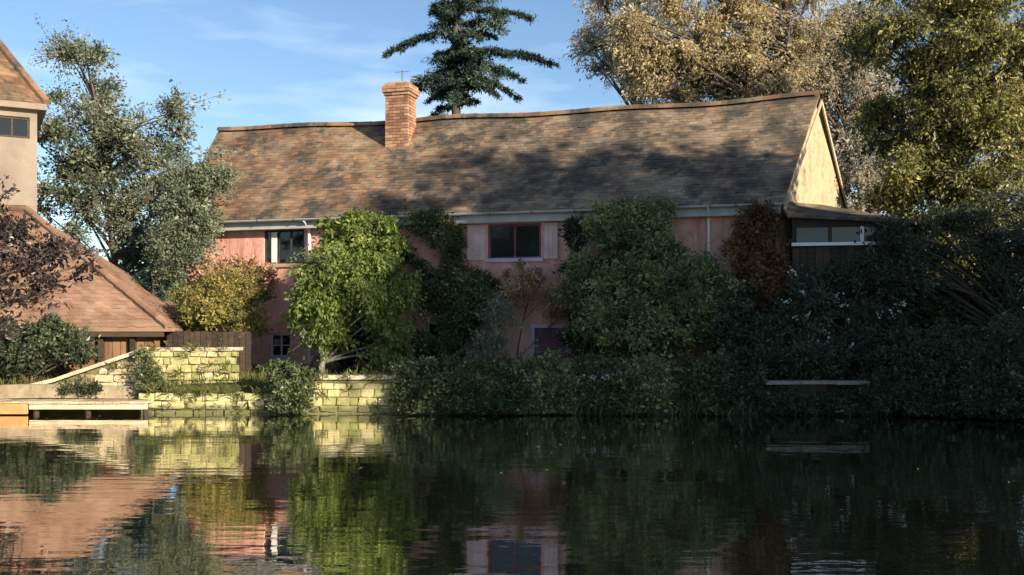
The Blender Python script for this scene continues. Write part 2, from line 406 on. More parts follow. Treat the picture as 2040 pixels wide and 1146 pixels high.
def foliage(C, cr, twigs, per, size, aspect, droop=0.0, spread=.35, flat=.8, noise=.06, outward=None, tvar=.2, upbias=.15, ragged=.10):
    """twigs leave every clump centre and carry leaves along them; gives leaves and twig tubes"""
    n = len(C)
    cr = np.broadcast_to(np.asarray(cr, float), (n,)) * rng.uniform(.45, 1.45, n)
    d = unit(rng.normal(size=(n, twigs, 3)) + np.array([0, 0, upbias]))
    if outward is not None:
        d = unit(d + .6 * unit(C - np.asarray(outward))[:, None])
    d[..., 2] *= flat
    L = cr[:, None] * rng.uniform(.35, 1.0, (n, twigs)) * np.where(rng.uniform(size=(n, twigs)) < ragged, 1.8, 1.0)
    t = np.array([0, .5, 1.0])
    path = C[:, None, None] + d[:, :, None] * (L[..., None] * t)[..., None]
    path[..., 2] -= droop * (L[..., None] * t ** 2)
    path = path.reshape(-1, 3, 3)
    tv = np.repeat(rng.normal(0, .16, n), twigs) + rng.normal(0, .07, n * twigs)
    m = len(path)
    u = rng.uniform(.2, 1.05, (m, per))
    a = path[:, 0:1] + (path[:, 1:2] - path[:, 0:1]) * np.minimum(u, .5)[..., None] * 2 + (path[:, 2:3] - path[:, 1:2]) * np.maximum(u - .5, 0)[..., None] * 2
    a = a + rng.normal(0, noise, a.shape)
    D = unit(path[:, 2] - path[:, 1])[:, None] + rng.normal(0, .75, a.shape)
    D[..., 2] -= droop * .9
    tint = np.clip(.45 + tv[:, None] + rng.normal(0, tvar, (m, per)), 0, 1)
    sz = size * np.repeat(rng.uniform(.65, 1.4, n), twigs * per)
    V, Q = leaf_np(a.reshape(-1, 3), D.reshape(-1, 3), sz, aspect)
    rad = np.broadcast_to(np.array([1, .7, .35]) * .012, (m, 3))
    return V, Q, np.repeat(tint.ravel(), 4), path, rad

def limbs_to(base, top, C, r0, share=.55):
    """a trunk from base to top and a limb from it to each clump centre"""
    base, top = np.asarray(base, float), np.asarray(top, float)
    K = 9
    t = np.linspace(0, 1, K)
    h = np.linalg.norm(top - base)
    wob = np.cumsum(rng.normal(0, .02 * h, (K, 3)), 0) * np.array([1, 1, .0]); wob[0] = 0
    trunk = base + (top - base) * t[:, None] + wob
    tr = r0 * (1 - .85 * t); tr[0] *= 1.35
    n = len(C)
    # leave the trunk below the clump, at a slant
    hz = np.hypot(C[:, 0] - base[0], C[:, 1] - base[1])
    zz = C[:, 2] - hz * rng.uniform(.5, 1.0, n)
    f = np.clip((zz - base[2]) / max(top[2] - base[2], .1), .16, .93)
    S = np.stack([np.interp(f, t, trunk[:, k]) for k in range(3)], 1)
    mid = S + (C - S) * .5; mid[:, 2] += .1 * np.linalg.norm(C - S, axis=1) ; mid += rng.normal(0, .06, mid.shape) * np.linalg.norm(C - S, axis=1, keepdims=True)
    tt = np.linspace(0, 1, 6)[:, None]
    path = ((1-tt)**2)[None] * S[:, None] + (2*tt*(1-tt))[None] * mid[:, None] + (tt**2)[None] * C[:, None]
    Ln = np.linalg.norm(C - S, axis=1)
    lr = np.clip(.02 + .012 * Ln, .015, r0 * .45)[:, None] * (1 - .75 * tt[:, 0])[None]
    return trunk[None], tr[None], path, lr

def merge(parts):
    V, Q, o = [], [], 0
    for v, q in parts:
        V.append(v); Q.append(q + o); o += len(v)
    return np.concatenate(V), np.concatenate(Q)

def tree(name, label, cat, base, ells, nclump, cr, twigs, per, leaf, aspect, lmat, bmat, trunk_r=.2, top=None, group=None, trunk=True, floor=.08, limb_keep=None, **kw):
    base = np.asarray(base, float)
    root = empty(name, tuple(base), label, cat, group)
    C = clumps_in(ells, nclump)
    C[:, 2] = np.maximum(C[:, 2], base[2] + floor)
    if top is None:
        top = C.mean(0) * .6 + C[C[:, 2].argmax()] * .4
        top[2] = C[:, 2].max() - .1 * (C[:, 2].max() - base[2])
    V, Q, tint, tw, twr = foliage(C, cr, twigs, per, leaf, aspect, **kw)
    V[:, 2] = np.maximum(V[:, 2], .04)
    T, Tr, Lm, Lr = limbs_to(base - np.array([0, 0, .15]), top, C, trunk_r)
    keep = rng.uniform(size=len(Lm)) < (limb_keep if limb_keep is not None else (.6 if trunk_r > .1 else .4))
    keep[0] = True
    geo = [tubes_np(T, Tr, 9), tubes_np(Lm[keep], Lr[keep], 5)]
    gt = tubes_np(tw, twr * min(1, trunk_r * 6), 3)
    v, q = merge(geo)
    link('trunk' if trunk else 'stem', mesh_np('trunk', v, q, bmat, smooth=True), root)
    cname = 'crown' if trunk else 'foliage'
    link(cname, mesh_np(cname, V, Q, lmat, tint), root, 'stuff')
    link('twigs', mesh_np('twigs', *gt, bmat), root, 'stuff')
    return root

def flowers(root, pts, size, mat, name='flower_heads', per=7):
    """loose heads of petals"""
    pts = np.asarray(pts, float)
    C = np.repeat(pts, per, 0) + rng.normal(0, size * .35, (len(pts) * per, 3))
    V, Q = leaf_np(C, rng.normal(size=C.shape), size * .6, .8)
    return link(name, mesh_np(name, V, Q, mat, np.repeat(rng.uniform(0, 1, len(C)), 4)), root, 'stuff')

# ------------------------------------------------------------------ ground and water
POND = np.array([(-12.2, 21.15), (6.5, 21.1), (9.5, 20.6), (12.2, 19.2), (11.6, 15), (9.6, 11), (7.6, 6), (6.6, 1), (5, 1.1), (2, .9), (-2, .9), (-5, 1.2), (-6.3, 4),
                 (-8.2, 10), (-9.9, 15), (-11.6, 18.4)])
def pond_sd(x, y):
    """signed distance to the pond's edge, negative in the water"""
    p = np.stack([x, y], -1)[..., None, :]
    a = POND; b = np.roll(POND, -1, 0); e = b - a
    w = p - a
    t = np.clip((w * e).sum(-1) / (e * e).sum(-1), 0, 1)
    d = np.sqrt(((w - e * t[..., None]) ** 2).sum(-1)).min(-1)
    inside = np.zeros(x.shape, bool)
    for (ax, ay), (bx, by) in zip(a, b):
        c = ((ay > y) != (by > y)) & (x < (bx - ax) * (y - ay) / (by - ay + 1e-12) + ax)
        inside ^= c
    return np.where(inside, -d, d)
def ground_h(x, y):
    sd = pond_sd(x, y)
    edge = np.clip(sd / .35, 0, 1)
    h = -.9 + 1.4 * np.clip((sd + .25) / .5, 0, 1)             # bed up to the bank
    h = h + np.clip(sd - .3, 0, 4) * .05
    h = np.where(y < 3, np.minimum(h, -.9 + 1.05 * np.clip((sd + .25) / .5, 0, 1)), h)
    h = h + edge * .04 * (np.sin(x * 1.3 + y * .7) + np.sin(y * 1.9 - x * .6))
    far = np.clip((np.hypot(x, y - 15) - 40) / 200, 0, 1)
    return h + far * 3 * (1 + np.sin(x * .013) * np.cos(y * .011))
gx = np.concatenate([-np.geomspace(900, 17, 26), np.arange(-16.5, 17, .3), np.geomspace(17, 900, 26)])
gy = np.concatenate([-np.geomspace(900, 6, 24), np.arange(-5.5, 34.5, .3), np.geomspace(35, 1200, 28)])
GX, GY = np.meshgrid(gx, gy)
GZ = ground_h(GX, GY)
nx, ny = len(gx), len(gy)
ii = np.arange(nx * ny).reshape(ny, nx)
gq = np.stack([ii[:-1, :-1], ii[:-1, 1:], ii[1:, 1:], ii[1:, :-1]], -1).reshape(-1, 4)
link('ground', mesh_np('ground', np.stack([GX, GY, GZ], -1).reshape(-1, 3), gq, M['soil'], smooth=True), None, 'structure')
def gz(x, y): return float(ground_h(np.array([x], float), np.array([y], float))[0])

w = MB(); w.quad((-14, 0, 0), (14, 0, 0), (14, 22.5, 0), (-14, 22.5, 0))
w.build('water', M['water'], None, 'structure')

# ------------------------------------------------------------------ the cottage
A = Vector((-9.2, 27.45, 4.64)); B = Vector((6.13, 23.0, 4.62))        # front eaves
R1 = Vector((-8.75, 30.35, 7.72)); R2 = Vector((7.72, 25.5, 7.62))     # ridge
C1 = Vector((-8.3, 33.2, 4.64)); C2 = Vector((9.3, 28.0, 4.75))        # back eaves
ud = (Vector((B.x, B.y, 0)) - Vector((A.x, A.y, 0))).normalized()      # along the front
nb = Vector((-ud.y, ud.x, 0))                                          # into the house
UP = Vector((0, 0, 1))
GL = 0.62                                                              # ground floor level
cottage = empty('cottage', (0, 26.5, GL), 'long low pink cottage with a weathered clay tile roof standing behind the pond wall', 'cottage')

def sag(u, v):
    return -.09 * math.sin(math.pi * min(max(u * 1.65, 0), 1)) * v - .10 * math.sin(math.pi * min(max((u - .42) / .58, 0), 1)) * v + .03 * math.sin(u * 23 + v * 4) * v

def roof_pt(Q, u, v, front=True):
    a, b, c, d = Q
    p = (a * (1-u) + b * u) * (1-v) + (c * (1-u) + d * u) * v
    p.z += sag(u, v)
    return p

TW, TE = .205, .125      # tile width and exposure
def tile_field(Q, mat_of, parent, singles, name, base_mat, uclip=None, do_sag=True, keep=None):
    """courses of lapped tiles on the slope a-b (eaves) to c-d (ridge); mat_of(u) says which mix; the nearest are objects"""
    a, b, c, d = Q
    L = max((b - a).length, (d - c).length); H = ((c + d) / 2 - (a + b) / 2).length
    n = max(2, int(round(L / TW))); m = max(2, int(round(H / TE)))
    nor = (b - a).cross(c - a).normalized()
    if nor.z < 0: nor = -nor
    lists = {}
    for k in range(m):
        v0 = k / m; v1 = min((k + 1.95) / m, 1.0)
        for j in range(-1, n):
            u0 = (j + (.5 if k % 2 else 0) + .5) / n; u1 = u0 + 1.0 / n
            u0c, u1c = max(u0, 0.0), min(u1, 1.0)
            if u1c - u0c < .25 / n: continue
            if keep and not keep((u0c + u1c) / 2, (v0 + v1) / 2): continue
            g = random.uniform(.0, .009) / n
            jit = random.uniform(-.018, .018) / H
            P4 = [(u0c + g, v0 + jit), (u1c - g, v0 + jit), (u1c - g, v1), (u0c + g, v1)]
            if do_sag: pts = [roof_pt(Q, u, v) for u, v in P4]
            else: pts = [(a*(1-u) + b*u) * (1-v) + (c*(1-u) + d*u) * v for u, v in P4]
            lo = .0135 + random.uniform(-.004, .006) + (.012 if random.random() < .03 else 0); hi = .002
            top = [pts[0] + nor * (lo + random.uniform(-.003, .003)), pts[1] + nor * (lo + random.uniform(-.003, .003)), pts[2] + nor * hi, pts[3] + nor * hi]
            bot = [p - nor * .009 for p in top]
            lists.setdefault(mat_of((u0c + u1c) / 2, (v0 + v1) / 2), []).append((pts[0].y, top, bot))
    faces = ((0, 1, 2, 3), (1, 0, 4, 5), (2, 1, 5, 6), (3, 2, 6, 7), (0, 3, 7, 4))
    allt = sorted(((y, mt, top, bot) for mt, lst in lists.items() for y, top, bot in lst), key=lambda r: r[0])
    for y, mt, top, bot in allt[:singles]:
        o = top[0]
        me = bpy.data.meshes.new('roof_tile')
        me.from_pydata([tuple(p - o) for p in top + bot], [], faces); me.update()
        me.materials.append(M[mt])
        t = link('roof_tile', me, None); t.location = o; t.parent = parent; t.matrix_parent_inverse = PINV[parent.name]
    rest = {}
    for y, mt, top, bot in allt[singles:]: rest.setdefault(mt, []).append((top, bot))
    for mt, lst in rest.items():
        V = np.array([[tuple(p) for p in t + bb] for t, bb in lst]).reshape(-1, 3)
        Qd = (np.array(faces)[None] + (np.arange(len(lst)) * 8)[:, None, None]).reshape(-1, 4)
        link(name, mesh_np(name, V, Qd, M[mt], np.repeat(rng.uniform(0, 1, len(lst)), 8)), parent, 'stuff')

PINV = {}
def reg(o):
    bpy.context.view_layer.update(); PINV[o.name] = o.matrix_world.inverted(); return o
reg(cottage)

def batten_deck(Q, name, parent, mat, n=40, thick=.06):
    """the boarding below the tiles, following the sag"""
    V, F_ = [], []
    K = 12
    for k in range(K + 1):
        for j in range(n + 1):
            V.append(tuple(roof_pt(Q, j / n, k / K)))
    for k in range(K):
        for j in range(n):
            i = k * (n + 1) + j; F_.append((i, i + 1, i + n + 2, i + n + 1))
    nv = len(V)
    V += [(x, y, z - thick) for x, y, z in V]
    F_ += [tuple(reversed([i + nv for i in f])) for f in F_]
    rim = [j for j in range(n + 1)] + [k * (n + 1) + n for k in range(1, K + 1)] + [K * (n + 1) + j for j in range(n - 1, -1, -1)] + [k * (n + 1) for k in range(K - 1, 0, -1)]
    for i in range(len(rim)):
        a, b = rim[i], rim[(i + 1) % len(rim)]; F_.append((a, a + nv, b + nv, b))
    me = bpy.data.meshes.new(name); me.from_pydata(V, [], F_); me.update(); me.materials.append(mat)
    return link(name, me, parent)

QF = (A, B, R1, R2); QB = (C2, C1, R2, R1)
def mixmat(u, v):
    t = u + .05 * math.sin(v * 9 + u * 40) + random.uniform(-.03, .03)
    if t < .41: return 'orange_tile' if random.random() < .5 else 'roof_tile'
    return 'roof_tile' if random.random() < .96 else 'orange_tile'
roof_f = reg(batten_deck(QF, 'roof', cottage, M['roof_tile']))
tag(roof_f, 'front roof slope of worn brown and orange clay tiles')
tile_field(QF, mixmat, roof_f, 300, 'roof_tiles', None)
roof_b = reg(batten_deck(QB, 'roof', cottage, M['dark_wood']))
TW, TE = .205, .125
tile_field(QB, lambda u, v: 'roof_tile', roof_b, 0, 'roof_tiles', None)
# ridge tiles: half round caps
NR = 38
for i in range(NR):
    u0, u1 = i / NR, (i + 1) / NR
    p0 = roof_pt(QF, u0, 1) + Vector((0, 0, .0)); p1 = roof_pt(QF, u1, 1)
    d = (p1 - p0).normalized(); s = d.cross(UP).normalized()
    mb = MB()
    K = 7
    r0, r1 = .135 + random.uniform(0, .008), .128
    ring = []
    for (p, r) in ((p0 + d * .004, r1), (p1 - d * .004, r0)):
        for rr in (r, r - .02):
            ring.append([p + s * rr * math.cos(math.pi * k / (K - 1)) + UP * (rr * math.sin(math.pi * k / (K - 1)) * 1.0 - .03) for k in range(K)])
    for k in range(K - 1):
        mb.quad(ring[0][k], ring[0][k+1], ring[2][k+1], ring[2][k]); mb.quad(ring[1][k+1], ring[1][k], ring[3][k], ring[3][k+1])
        for e in (0, 2): mb.quad(ring[e][k], ring[e+1][k], ring[e+1][k+1], ring[e][k+1])
    mb.build('ridge_tile', M['orange_tile' if random.random() < .6 else 'roof_tile'], cottage)

# walls
W0 = A + nb * .32 + ud * .25; W1p = B + nb * .30 - ud * .12
W0 = Vector((W0.x, W0.y, GL)); W1p = Vector((W1p.x, W1p.y, GL))
WL = (W1p - W0).length
wu = (W1p - W0).normalized(); wn_ = Vector((-wu.y, wu.x, 0))          # along the wall, into the house
def sx(px):
    """distance along the front wall of a photograph column"""
    k = (px - 1020) / F
    return (W0.x - k * W0.y) / (k * wu.y - wu.x)
def zy(py, s): return CAMZ + (HOR - py) / F * (W0 + wu * s).y
def wp(s, z, off=0.0):
    p = W0 + wu * s - wn_ * off
    return Vector((p.x, p.y, z))
holes = {}
def hole(key, px0, px1, py0, py1):
    s0, s1 = sx(px0), sx(px1); sm = (s0 + s1) / 2
    holes[key] = (s0, s1, zy(py1, sm), zy(py0, sm))
hole('w_left', 526, 606, 458, 527)
hole('w_mid', 972, 1078, 446, 516)
hole('w_gleft', 538, 580, 664, 712)
hole('door', 1058, 1134, 646, 742)
hole('w_right', 1232, 1312, 440, 505)
hole('w_gmid', 850, 930, 640, 715)
holes['door'] = (holes['door'][0], holes['door'][1], GL, holes['door'][3])
WT = 4.62
ss = sorted({0, WL} | {v for h in holes.values() for v in h[:2]})
zs = sorted({GL - .3, WT} | {v for h in holes.values() for v in h[2:]})
def inhole(s, z): return any(h[0] < s < h[1] and h[2] < z < h[3] for h in holes.values())
mb = MB()
TH = .30
for i in range(len(ss) - 1):
    for k in range(len(zs) - 1):
        s0, s1, z0, z1 = ss[i], ss[i+1], zs[k], zs[k+1]
        if inhole((s0+s1)/2, (z0+z1)/2): continue
        mb.quad(wp(s0, z0), wp(s1, z0), wp(s1, z1), wp(s0, z1))
for h in holes.values():
    s0, s1, z0, z1 = h
    q = [wp(s0, z0), wp(s1, z0), wp(s1, z1), wp(s0, z1)]; r = [wp(s0, z0, -TH), wp(s1, z0, -TH), wp(s1, z1, -TH), wp(s0, z1, -TH)]
    for j in range(4):
        mb.quad(q[j], q[(j+1) % 4], r[(j+1) % 4], r[j])
# rooms behind the openings: back of the wall, so that the panes look into the dark
tag(mb.build('front_wall', M['pink_wall'], cottage), 'pink limewashed front wall')

gw0 = Vector((W1p.x, W1p.y, GL - .3))
gb = C2 - Vector((.25, .42, 0)); gw1 = Vector((gb.x, gb.y, GL - .3))
gd = (gw1 - gw0).normalized(); gn = Vector((gd.y, -gd.x, 0))
apex = R2 + Vector((-.10, 0.03, -.10))
mb = MB()
tt_ = (Vector((apex.x, apex.y, 0)) - Vector((gw0.x, gw0.y, 0))).dot(gd)
ap = gw0 + gd * tt_; ap.z = apex.z
g_l = gw0 + gd * 0.0; g_l.z = 4.80
g_r = gw1.copy(); g_r.z = 4.88
mb.prism([gw0, gw1, g_r, ap, g_l], -gn * .3)
gable = tag(mb.build('gable_wall', M['cream_wall'], cottage), 'cream coloured right gable wall catching the sun')
# left gable and back wall
lw = Vector((W0.x, W0.y, GL - .3)); lb = Vector((C1.x + .2, C1.y - .35, GL - .3))
mb = MB(); la = Vector((R1.x + .3, R1.y, 7.55))
mb.prism([lw, lb, Vector((lb.x, lb.y, 4.75)), la, Vector((lw.x, lw.y, 4.75))], ud * .3)
mb.build('gable_wall', M['pink_wall'], cottage)
mb = MB(); mb.prism([lb, gw1, Vector((gw1.x, gw1.y, 4.7)), Vector((lb.x, lb.y, 4.7))], -nb * .3)
mb.build('rear_wall', M['pink_wall'], cottage)
mb = MB(); mb.prism([lw + UP*.35, gw0 + UP*.35, gw1 + UP*.35, lb + UP*.35], UP * .06); mb.build('floor', M['dark_wood'], cottage)
mb = MB(); mb.prism([lw + UP*2.55 + nb*.35, gw0 + UP*2.55 + nb*.35, gw1 + UP*2.55, lb + UP*2.55], UP * .12); mb.build('upper_floor', M['dark_wood'], cottage)

# verge boards on the right gable
for p, q in ((B, R2), (C2, R2)):
    d = (q - p)
    mb = MB(); o = p + gn * .03 - UP * .06 - d.normalized() * .02
    mb.box(o - UP * .16, d, gn * .035, UP * .12)
    mb.build('verge_board', M['pale_wood'], cottage)
# fascia and gutter along the front eaves
mb = MB(); mb.box(A + nb * .05 - UP * .26 + ud * .05, (B - A) - ud * .1, nb * .03, UP * .19); mb.build('fascia', M['grey_paint'], cottage)
mb = MB()
K = 7
e0 = A + ud * .02 - nb * .075 - UP * .02; e1 = B - ud * .02 - nb * .075 - UP * .02
NS = 12
for k in range(K - 1):
    a0, a1 = math.pi + math.pi * k / (K-1), math.pi + math.pi * (k+1) / (K-1)
    f = lambda p, a, r: p + nb * (math.cos(a) * r) + UP * (math.sin(a) * r)
    for r, fl in ((.062, 0), (.052, 1)):
        pts = [f(e0, a0, r), f(e1, a0, r), f(e1, a1, r), f(e0, a1, r)]
        mb.quad(*(pts if not fl else pts[::-1]))
for a in (math.pi, 2 * math.pi): mb.quad(f(e0, a, .062), f(e1, a, .062), f(e1, a, .052), f(e0, a, .052))
gut = mb.build('gutter', M['grey_paint'], cottage)
for i in range(15):
    p = e0 + (e1 - e0) * ((i + .5) / 15)
    b = MB(); b.tube([p + nb * .08 + UP * .0, p - UP * .07 + nb * .02, p - UP * .072 - nb * .03, p - nb * .068 - UP*.01], .009, 5); b.build('bracket', M['iron'], gut)
for px in (1412, 618):
    s = sx(px)
    b = MB(); b.tube([e0 + ud * (s + .25) - UP * .06, wp(s, 4.35, .06), wp(s, 4.2, .06), wp(s, GL + .15, .06), wp(s, GL + .05, .14)], .038, 8)
    b.build('downpipe', M['white_paint'], cottage)

def window(h, parent, frame='white_paint', glass='glass', bars=1, rows=1, sillm='grey_paint', depth=.10, fw=.055, sill=True, curtain=None, lab=None):
    s0, s1, z0, z1 = h
    g = .003
    fr = MB()
    ax = wu; off = -depth
    def bar(a, b, c, d, t=.06, o=0.0): fr.box(wp(a, c, off + t + o), wu * (b - a), wn_ * t, UP * (d - c))
    bar(s0 + g, s0 + fw, z0 + g, z1 - g); bar(s1 - fw, s1 - g, z0 + g, z1 - g)
    bar(s0 + fw, s1 - fw, z0 + g, z0 + fw); bar(s0 + fw, s1 - fw, z1 - fw, z1 - g)
    f = fr.build('window', M[frame], parent)
    if lab: tag(f, lab)
    reg(f)
    iw = s1 - s0 - 2 * fw; ih = z1 - z0 - 2 * fw
    for i in range(1, bars + 1):
        m_ = MB(); c = s0 + fw + iw * i / (bars + 1); m_.box(wp(c - .022, z0 + fw + .002, off + .052), wu * .044, wn_ * .046, UP * (ih - .004)); m_.build('mullion', M[frame], f)
    for i in range(bars + 1):
        for k in range(rows):
            a = s0 + fw + iw * i / (bars + 1) + (.024 if i else .002); b = s0 + fw + iw * (i + 1) / (bars + 1) - (.024 if i < bars else .002)
            c = z0 + fw + ih * k / rows + (.012 if k else .002); d = z0 + fw + ih * (k + 1) / rows - (.012 if k < rows - 1 else .002)
            m_ = MB(); m_.box(wp(a, c, off + .032), wu * (b - a), wn_ * .006, UP * (d - c)); m_.build('pane', M[glass], f)
    for k in range(1, rows):
        c = z0 + fw + ih * k / rows
        for i in range(bars + 1):
            a = s0 + fw + iw * i / (bars + 1) + (.024 if i else .002); b = s0 + fw + iw * (i + 1) / (bars + 1) - (.024 if i < bars else .002)
            m_ = MB(); m_.box(wp(a, c - .01, off + .05), wu * (b - a), wn_ * .04, UP * .02); m_.build('glazing_bar', M[frame], f)
    if sill:
        m_ = MB(); m_.box(wp(s0 - .06, z0 - .075, .06), wu * (s1 - s0 + .12), wn_ * .058, UP * .075); m_.build('sill', M[sillm], f)
        m_ = MB(); m_.box(wp(s0 + .004, z0 + .001, 0), wu * (s1 - s0 - .008), wn_ * (depth - .062), UP * .02); m_.build('inner_sill', M[sillm], f)
    if curtain:
        a, b = s0 + iw * curtain[0], s0 + iw * curtain[1]
        m_ = MB(); N = 9
        for i in range(N):
            x0, x1 = a + (b - a) * i / N, a + (b - a) * (i + 1) / N
            o0, o1 = -depth - .06 - .03 * (i % 2), -depth - .06 - .03 * ((i + 1) % 2)
            m_.quad(wp(x0, z0 + .03, o0), wp(x1, z0 + .03, o1), wp(x1, z1 - .03, o1), wp(x0, z1 - .03, o0))
        m_.build('curtain', M['curtain'], f)
    return f
window(holes['w_left'], cottage, frame='iron', glass='clear_glass', bars=2, sillm='pale_wood', lab='upper left window with a white casement stile')
cs0, cs1 = sx(540), sx(551)
m_ = MB(); m_.box(wp(cs0, holes['w_left'][2] + .06, -.02), wu * (cs1 - cs0), wn_ * .012, UP * (holes['w_left'][3] - holes['w_left'][2] - .12)); m_.build('casement_stile', M['white_paint'], cottage)
window(holes['w_mid'], cottage, frame='purple_paint', glass='glass', bars=1, rows=1, sillm='lilac_paint', lab='dark upper window in the middle of the front')
window(holes['w_right'], cottage, frame='purple_paint', bars=1)
window(holes['w_gleft'], cottage, frame='lilac_paint', bars=1, rows=2, lab='small ground floor window with lilac frame')
window(holes['w_gmid'], cottage, frame='lilac_paint', bars=1, rows=2)
# pink board shutters folded back beside the middle window
for p0, p1 in ((931, 968), (1084, 1112)):
    s0, s1 = sx(p0), sx(p1); z0, z1 = holes['w_mid'][2] - .02, holes['w_mid'][3] + .0
    m_ = MB(); m_.box(wp(s0, z0, .028), wu * (s1 - s0), wn_ * .024, UP * (z1 - z0)); sh_ = m_.build('shutter', M['shutter_paint'], cottage); reg(sh_)
    for k in range(3):
        m_ = MB(); m_.box(wp(s0 + (s1 - s0) * k / 3 + .005, z0 + .008, .042), wu * ((s1 - s0) / 3 - .01), wn_ * .0135, UP * (z1 - z0 - .016)); m_.build('board', M['shutter_paint'], sh_)
    for zz_ in (z0 + .12, z1 - .17):
        m_ = MB(); m_.box(wp(s0 + .01, zz_, .056), wu * (s1 - s0 - .02), wn_ * .0135, UP * .05); m_.build('ledge', M['shutter_paint'], sh_)
# lintels
for key, px0, px1, py0, py1, mt in (('l', 500, 622, 439, 458, 'grey_paint'), ('m', 960, 1102, 430, 446, 'grey_paint')):
    s0, s1 = sx(px0), sx(px1); z0, z1 = zy(py1, s0), min(zy(py0, s0), 4.5)
    m_ = MB(); m_.box(wp(s0, z0 + .002, .035), wu * (s1 - s0), wn_ * .033, UP * (z1 - z0)); m_.build('lintel', M[mt], cottage)
# door
h = holes['door']
m_ = MB()
for a, b, c, d in ((h[0] + .003, h[0] + .09, h[2] + .01, h[3] - .003), (h[1] - .09, h[1] - .003, h[2] + .01, h[3] - .003), (h[0] + .09, h[1] - .09, h[3] - .09, h[3] - .003)):
    m_.box(wp(a, c, .02), wu * (b - a), wn_ * .12, UP * (d - c))
dfr = m_.build('door_frame', M['lilac_paint'], cottage)
m_ = MB(); m_.box(wp(h[0] + .092, h[2] + .012, -.05), wu * (h[1] - h[0] - .184), wn_ * .045, UP * (h[3] - h[2] - .105))
door = tag(m_.build('door', M['purple_paint'], cottage), 'dark purple door in a lilac frame'); reg(door)
dw = h[1] - h[0] - .184
for i in range(4):
    m_ = MB(); m_.box(wp(h[0] + .092 + dw * i / 4 + .006, h[2] + .02, -.035), wu * (dw / 4 - .012), wn_ * .0145, UP * (h[3] - h[2] - .125)); m_.build('plank', M['purple_paint'], door)
m_ = MB(); m_.tube([wp(h[1] - .18, 1.15, -.03), wp(h[1] - .18, 1.15, .015), wp(h[1] - .28, 1.15, .015)], .012, 6); m_.build('handle', M['iron'], door)
m_ = MB(); m_.box(wp(h[0] - .1, GL - .12, .42), wu * (h[1] - h[0] + .2), wn_ * .42, UP * .14); m_.build('doorstep', M['coping'], cottage)

# chimney
cw, cdp = .68, .62
cc = Vector((-3.08, 28.15, 0))
cz0, cz1 = 6.35, 8.32
def cpt(a, b, z): p = cc + ud * a + nb * b; return Vector((p.x, p.y, z))
m_ = MB(); m_.prism([cpt(-cw/2+.02, -cdp/2+.02, cz0), cpt(cw/2-.02, -cdp/2+.02, cz0), cpt(cw/2-.02, cdp/2-.02, cz0), cpt(-cw/2+.02, cdp/2-.02, cz0)], UP * (cz1 - cz0 + .2))
chim = tag(m_.build('chimney', M['mortar'], cottage), 'square brick chimney stack with an oversailing top'); reg(chim)
BRM = {}
def brick_mesh(l, t, h_, mat):
    k = (round(l, 3), round(t, 3), round(h_, 3), mat)
    if k not in BRM:
        b = MB(); c = .006
        b.box((-l/2, -t/2, 0), (l, 0, 0), (0, t, 0), (0, 0, h_)); BRM[k] = b.mesh('brick', M[mat])
    return BRM[k]
ang = math.atan2(ud.y, ud.x)
def put_brick(p, l, t, h_, rot, parent, mat='brick'):
    o = bpy.data.objects.new('brick', brick_mesh(l, t, h_, mat)); COL.objects.link(o)
    o.location = p; o.rotation_euler = (0, random.uniform(-.008, .008), rot + random.uniform(-.012, .012)); o.parent = parent; o.matrix_parent_inverse = PINV[parent.name]
HB, GB = .083, .014
z = cz0; course = 0
while z < cz1 + .17:
    grow = 0.0
    if z > cz1 - .22: grow = .035
    if z > cz1 - .10: grow = .075
    if z > cz1 + .06: grow = .045
    x0, x1, y0, y1 = -cw/2 - grow, cw/2 + grow, -cdp/2 - grow, cdp/2 + grow
    for side in range(4):
        if side in (0, 2): a0, a1 = x0, x1
        else: a0, a1 = y0 + .112, y1 - .112
        Ls = a1 - a0; nbk = 3 if side in (0, 2) else 2
        pieces = np.linspace(0, Ls, nbk + 1) if course % 2 == 0 else np.concatenate([[0], np.linspace(Ls / nbk / 2, Ls - Ls / nbk / 2, nbk), [Ls]])
        for i in range(len(pieces) - 1):
            l = pieces[i+1] - pieces[i] - GB; c = a0 + (pieces[i] + pieces[i+1]) / 2
            if l < .03: continue
            if side == 0: q = cpt(c, y0 + .05, z); rt = ang
            elif side == 2: q = cpt(c, y1 - .05, z); rt = ang
            elif side == 1: q = cpt(x1 - .05, c, z); rt = ang + math.pi/2
            else: q = cpt(x0 + .05, c, z); rt = ang + math.pi/2
            put_brick(q, l, .10, HB - GB, rt, chim)
    z += HB; course += 1
m_ = MB(); m_.prism([cpt(-cw/2+.06, -cdp/2+.06, z), cpt(cw/2-.06, -cdp/2+.06, z), cpt(cw/2-.06, cdp/2-.06, z), cpt(-cw/2+.06, cdp/2-.06, z)], UP * .05); m_.build('cap', M['mortar'], chim)
m_ = MB(); m_.tube([cpt(0, .1, z - .02), cpt(0, .1, z + .45)], .012, 5); m_.tube([cpt(-.2, .1, z + .4), cpt(.2, .1, z + .4)], .006, 4); m_.build('aerial', M['iron'], chim)

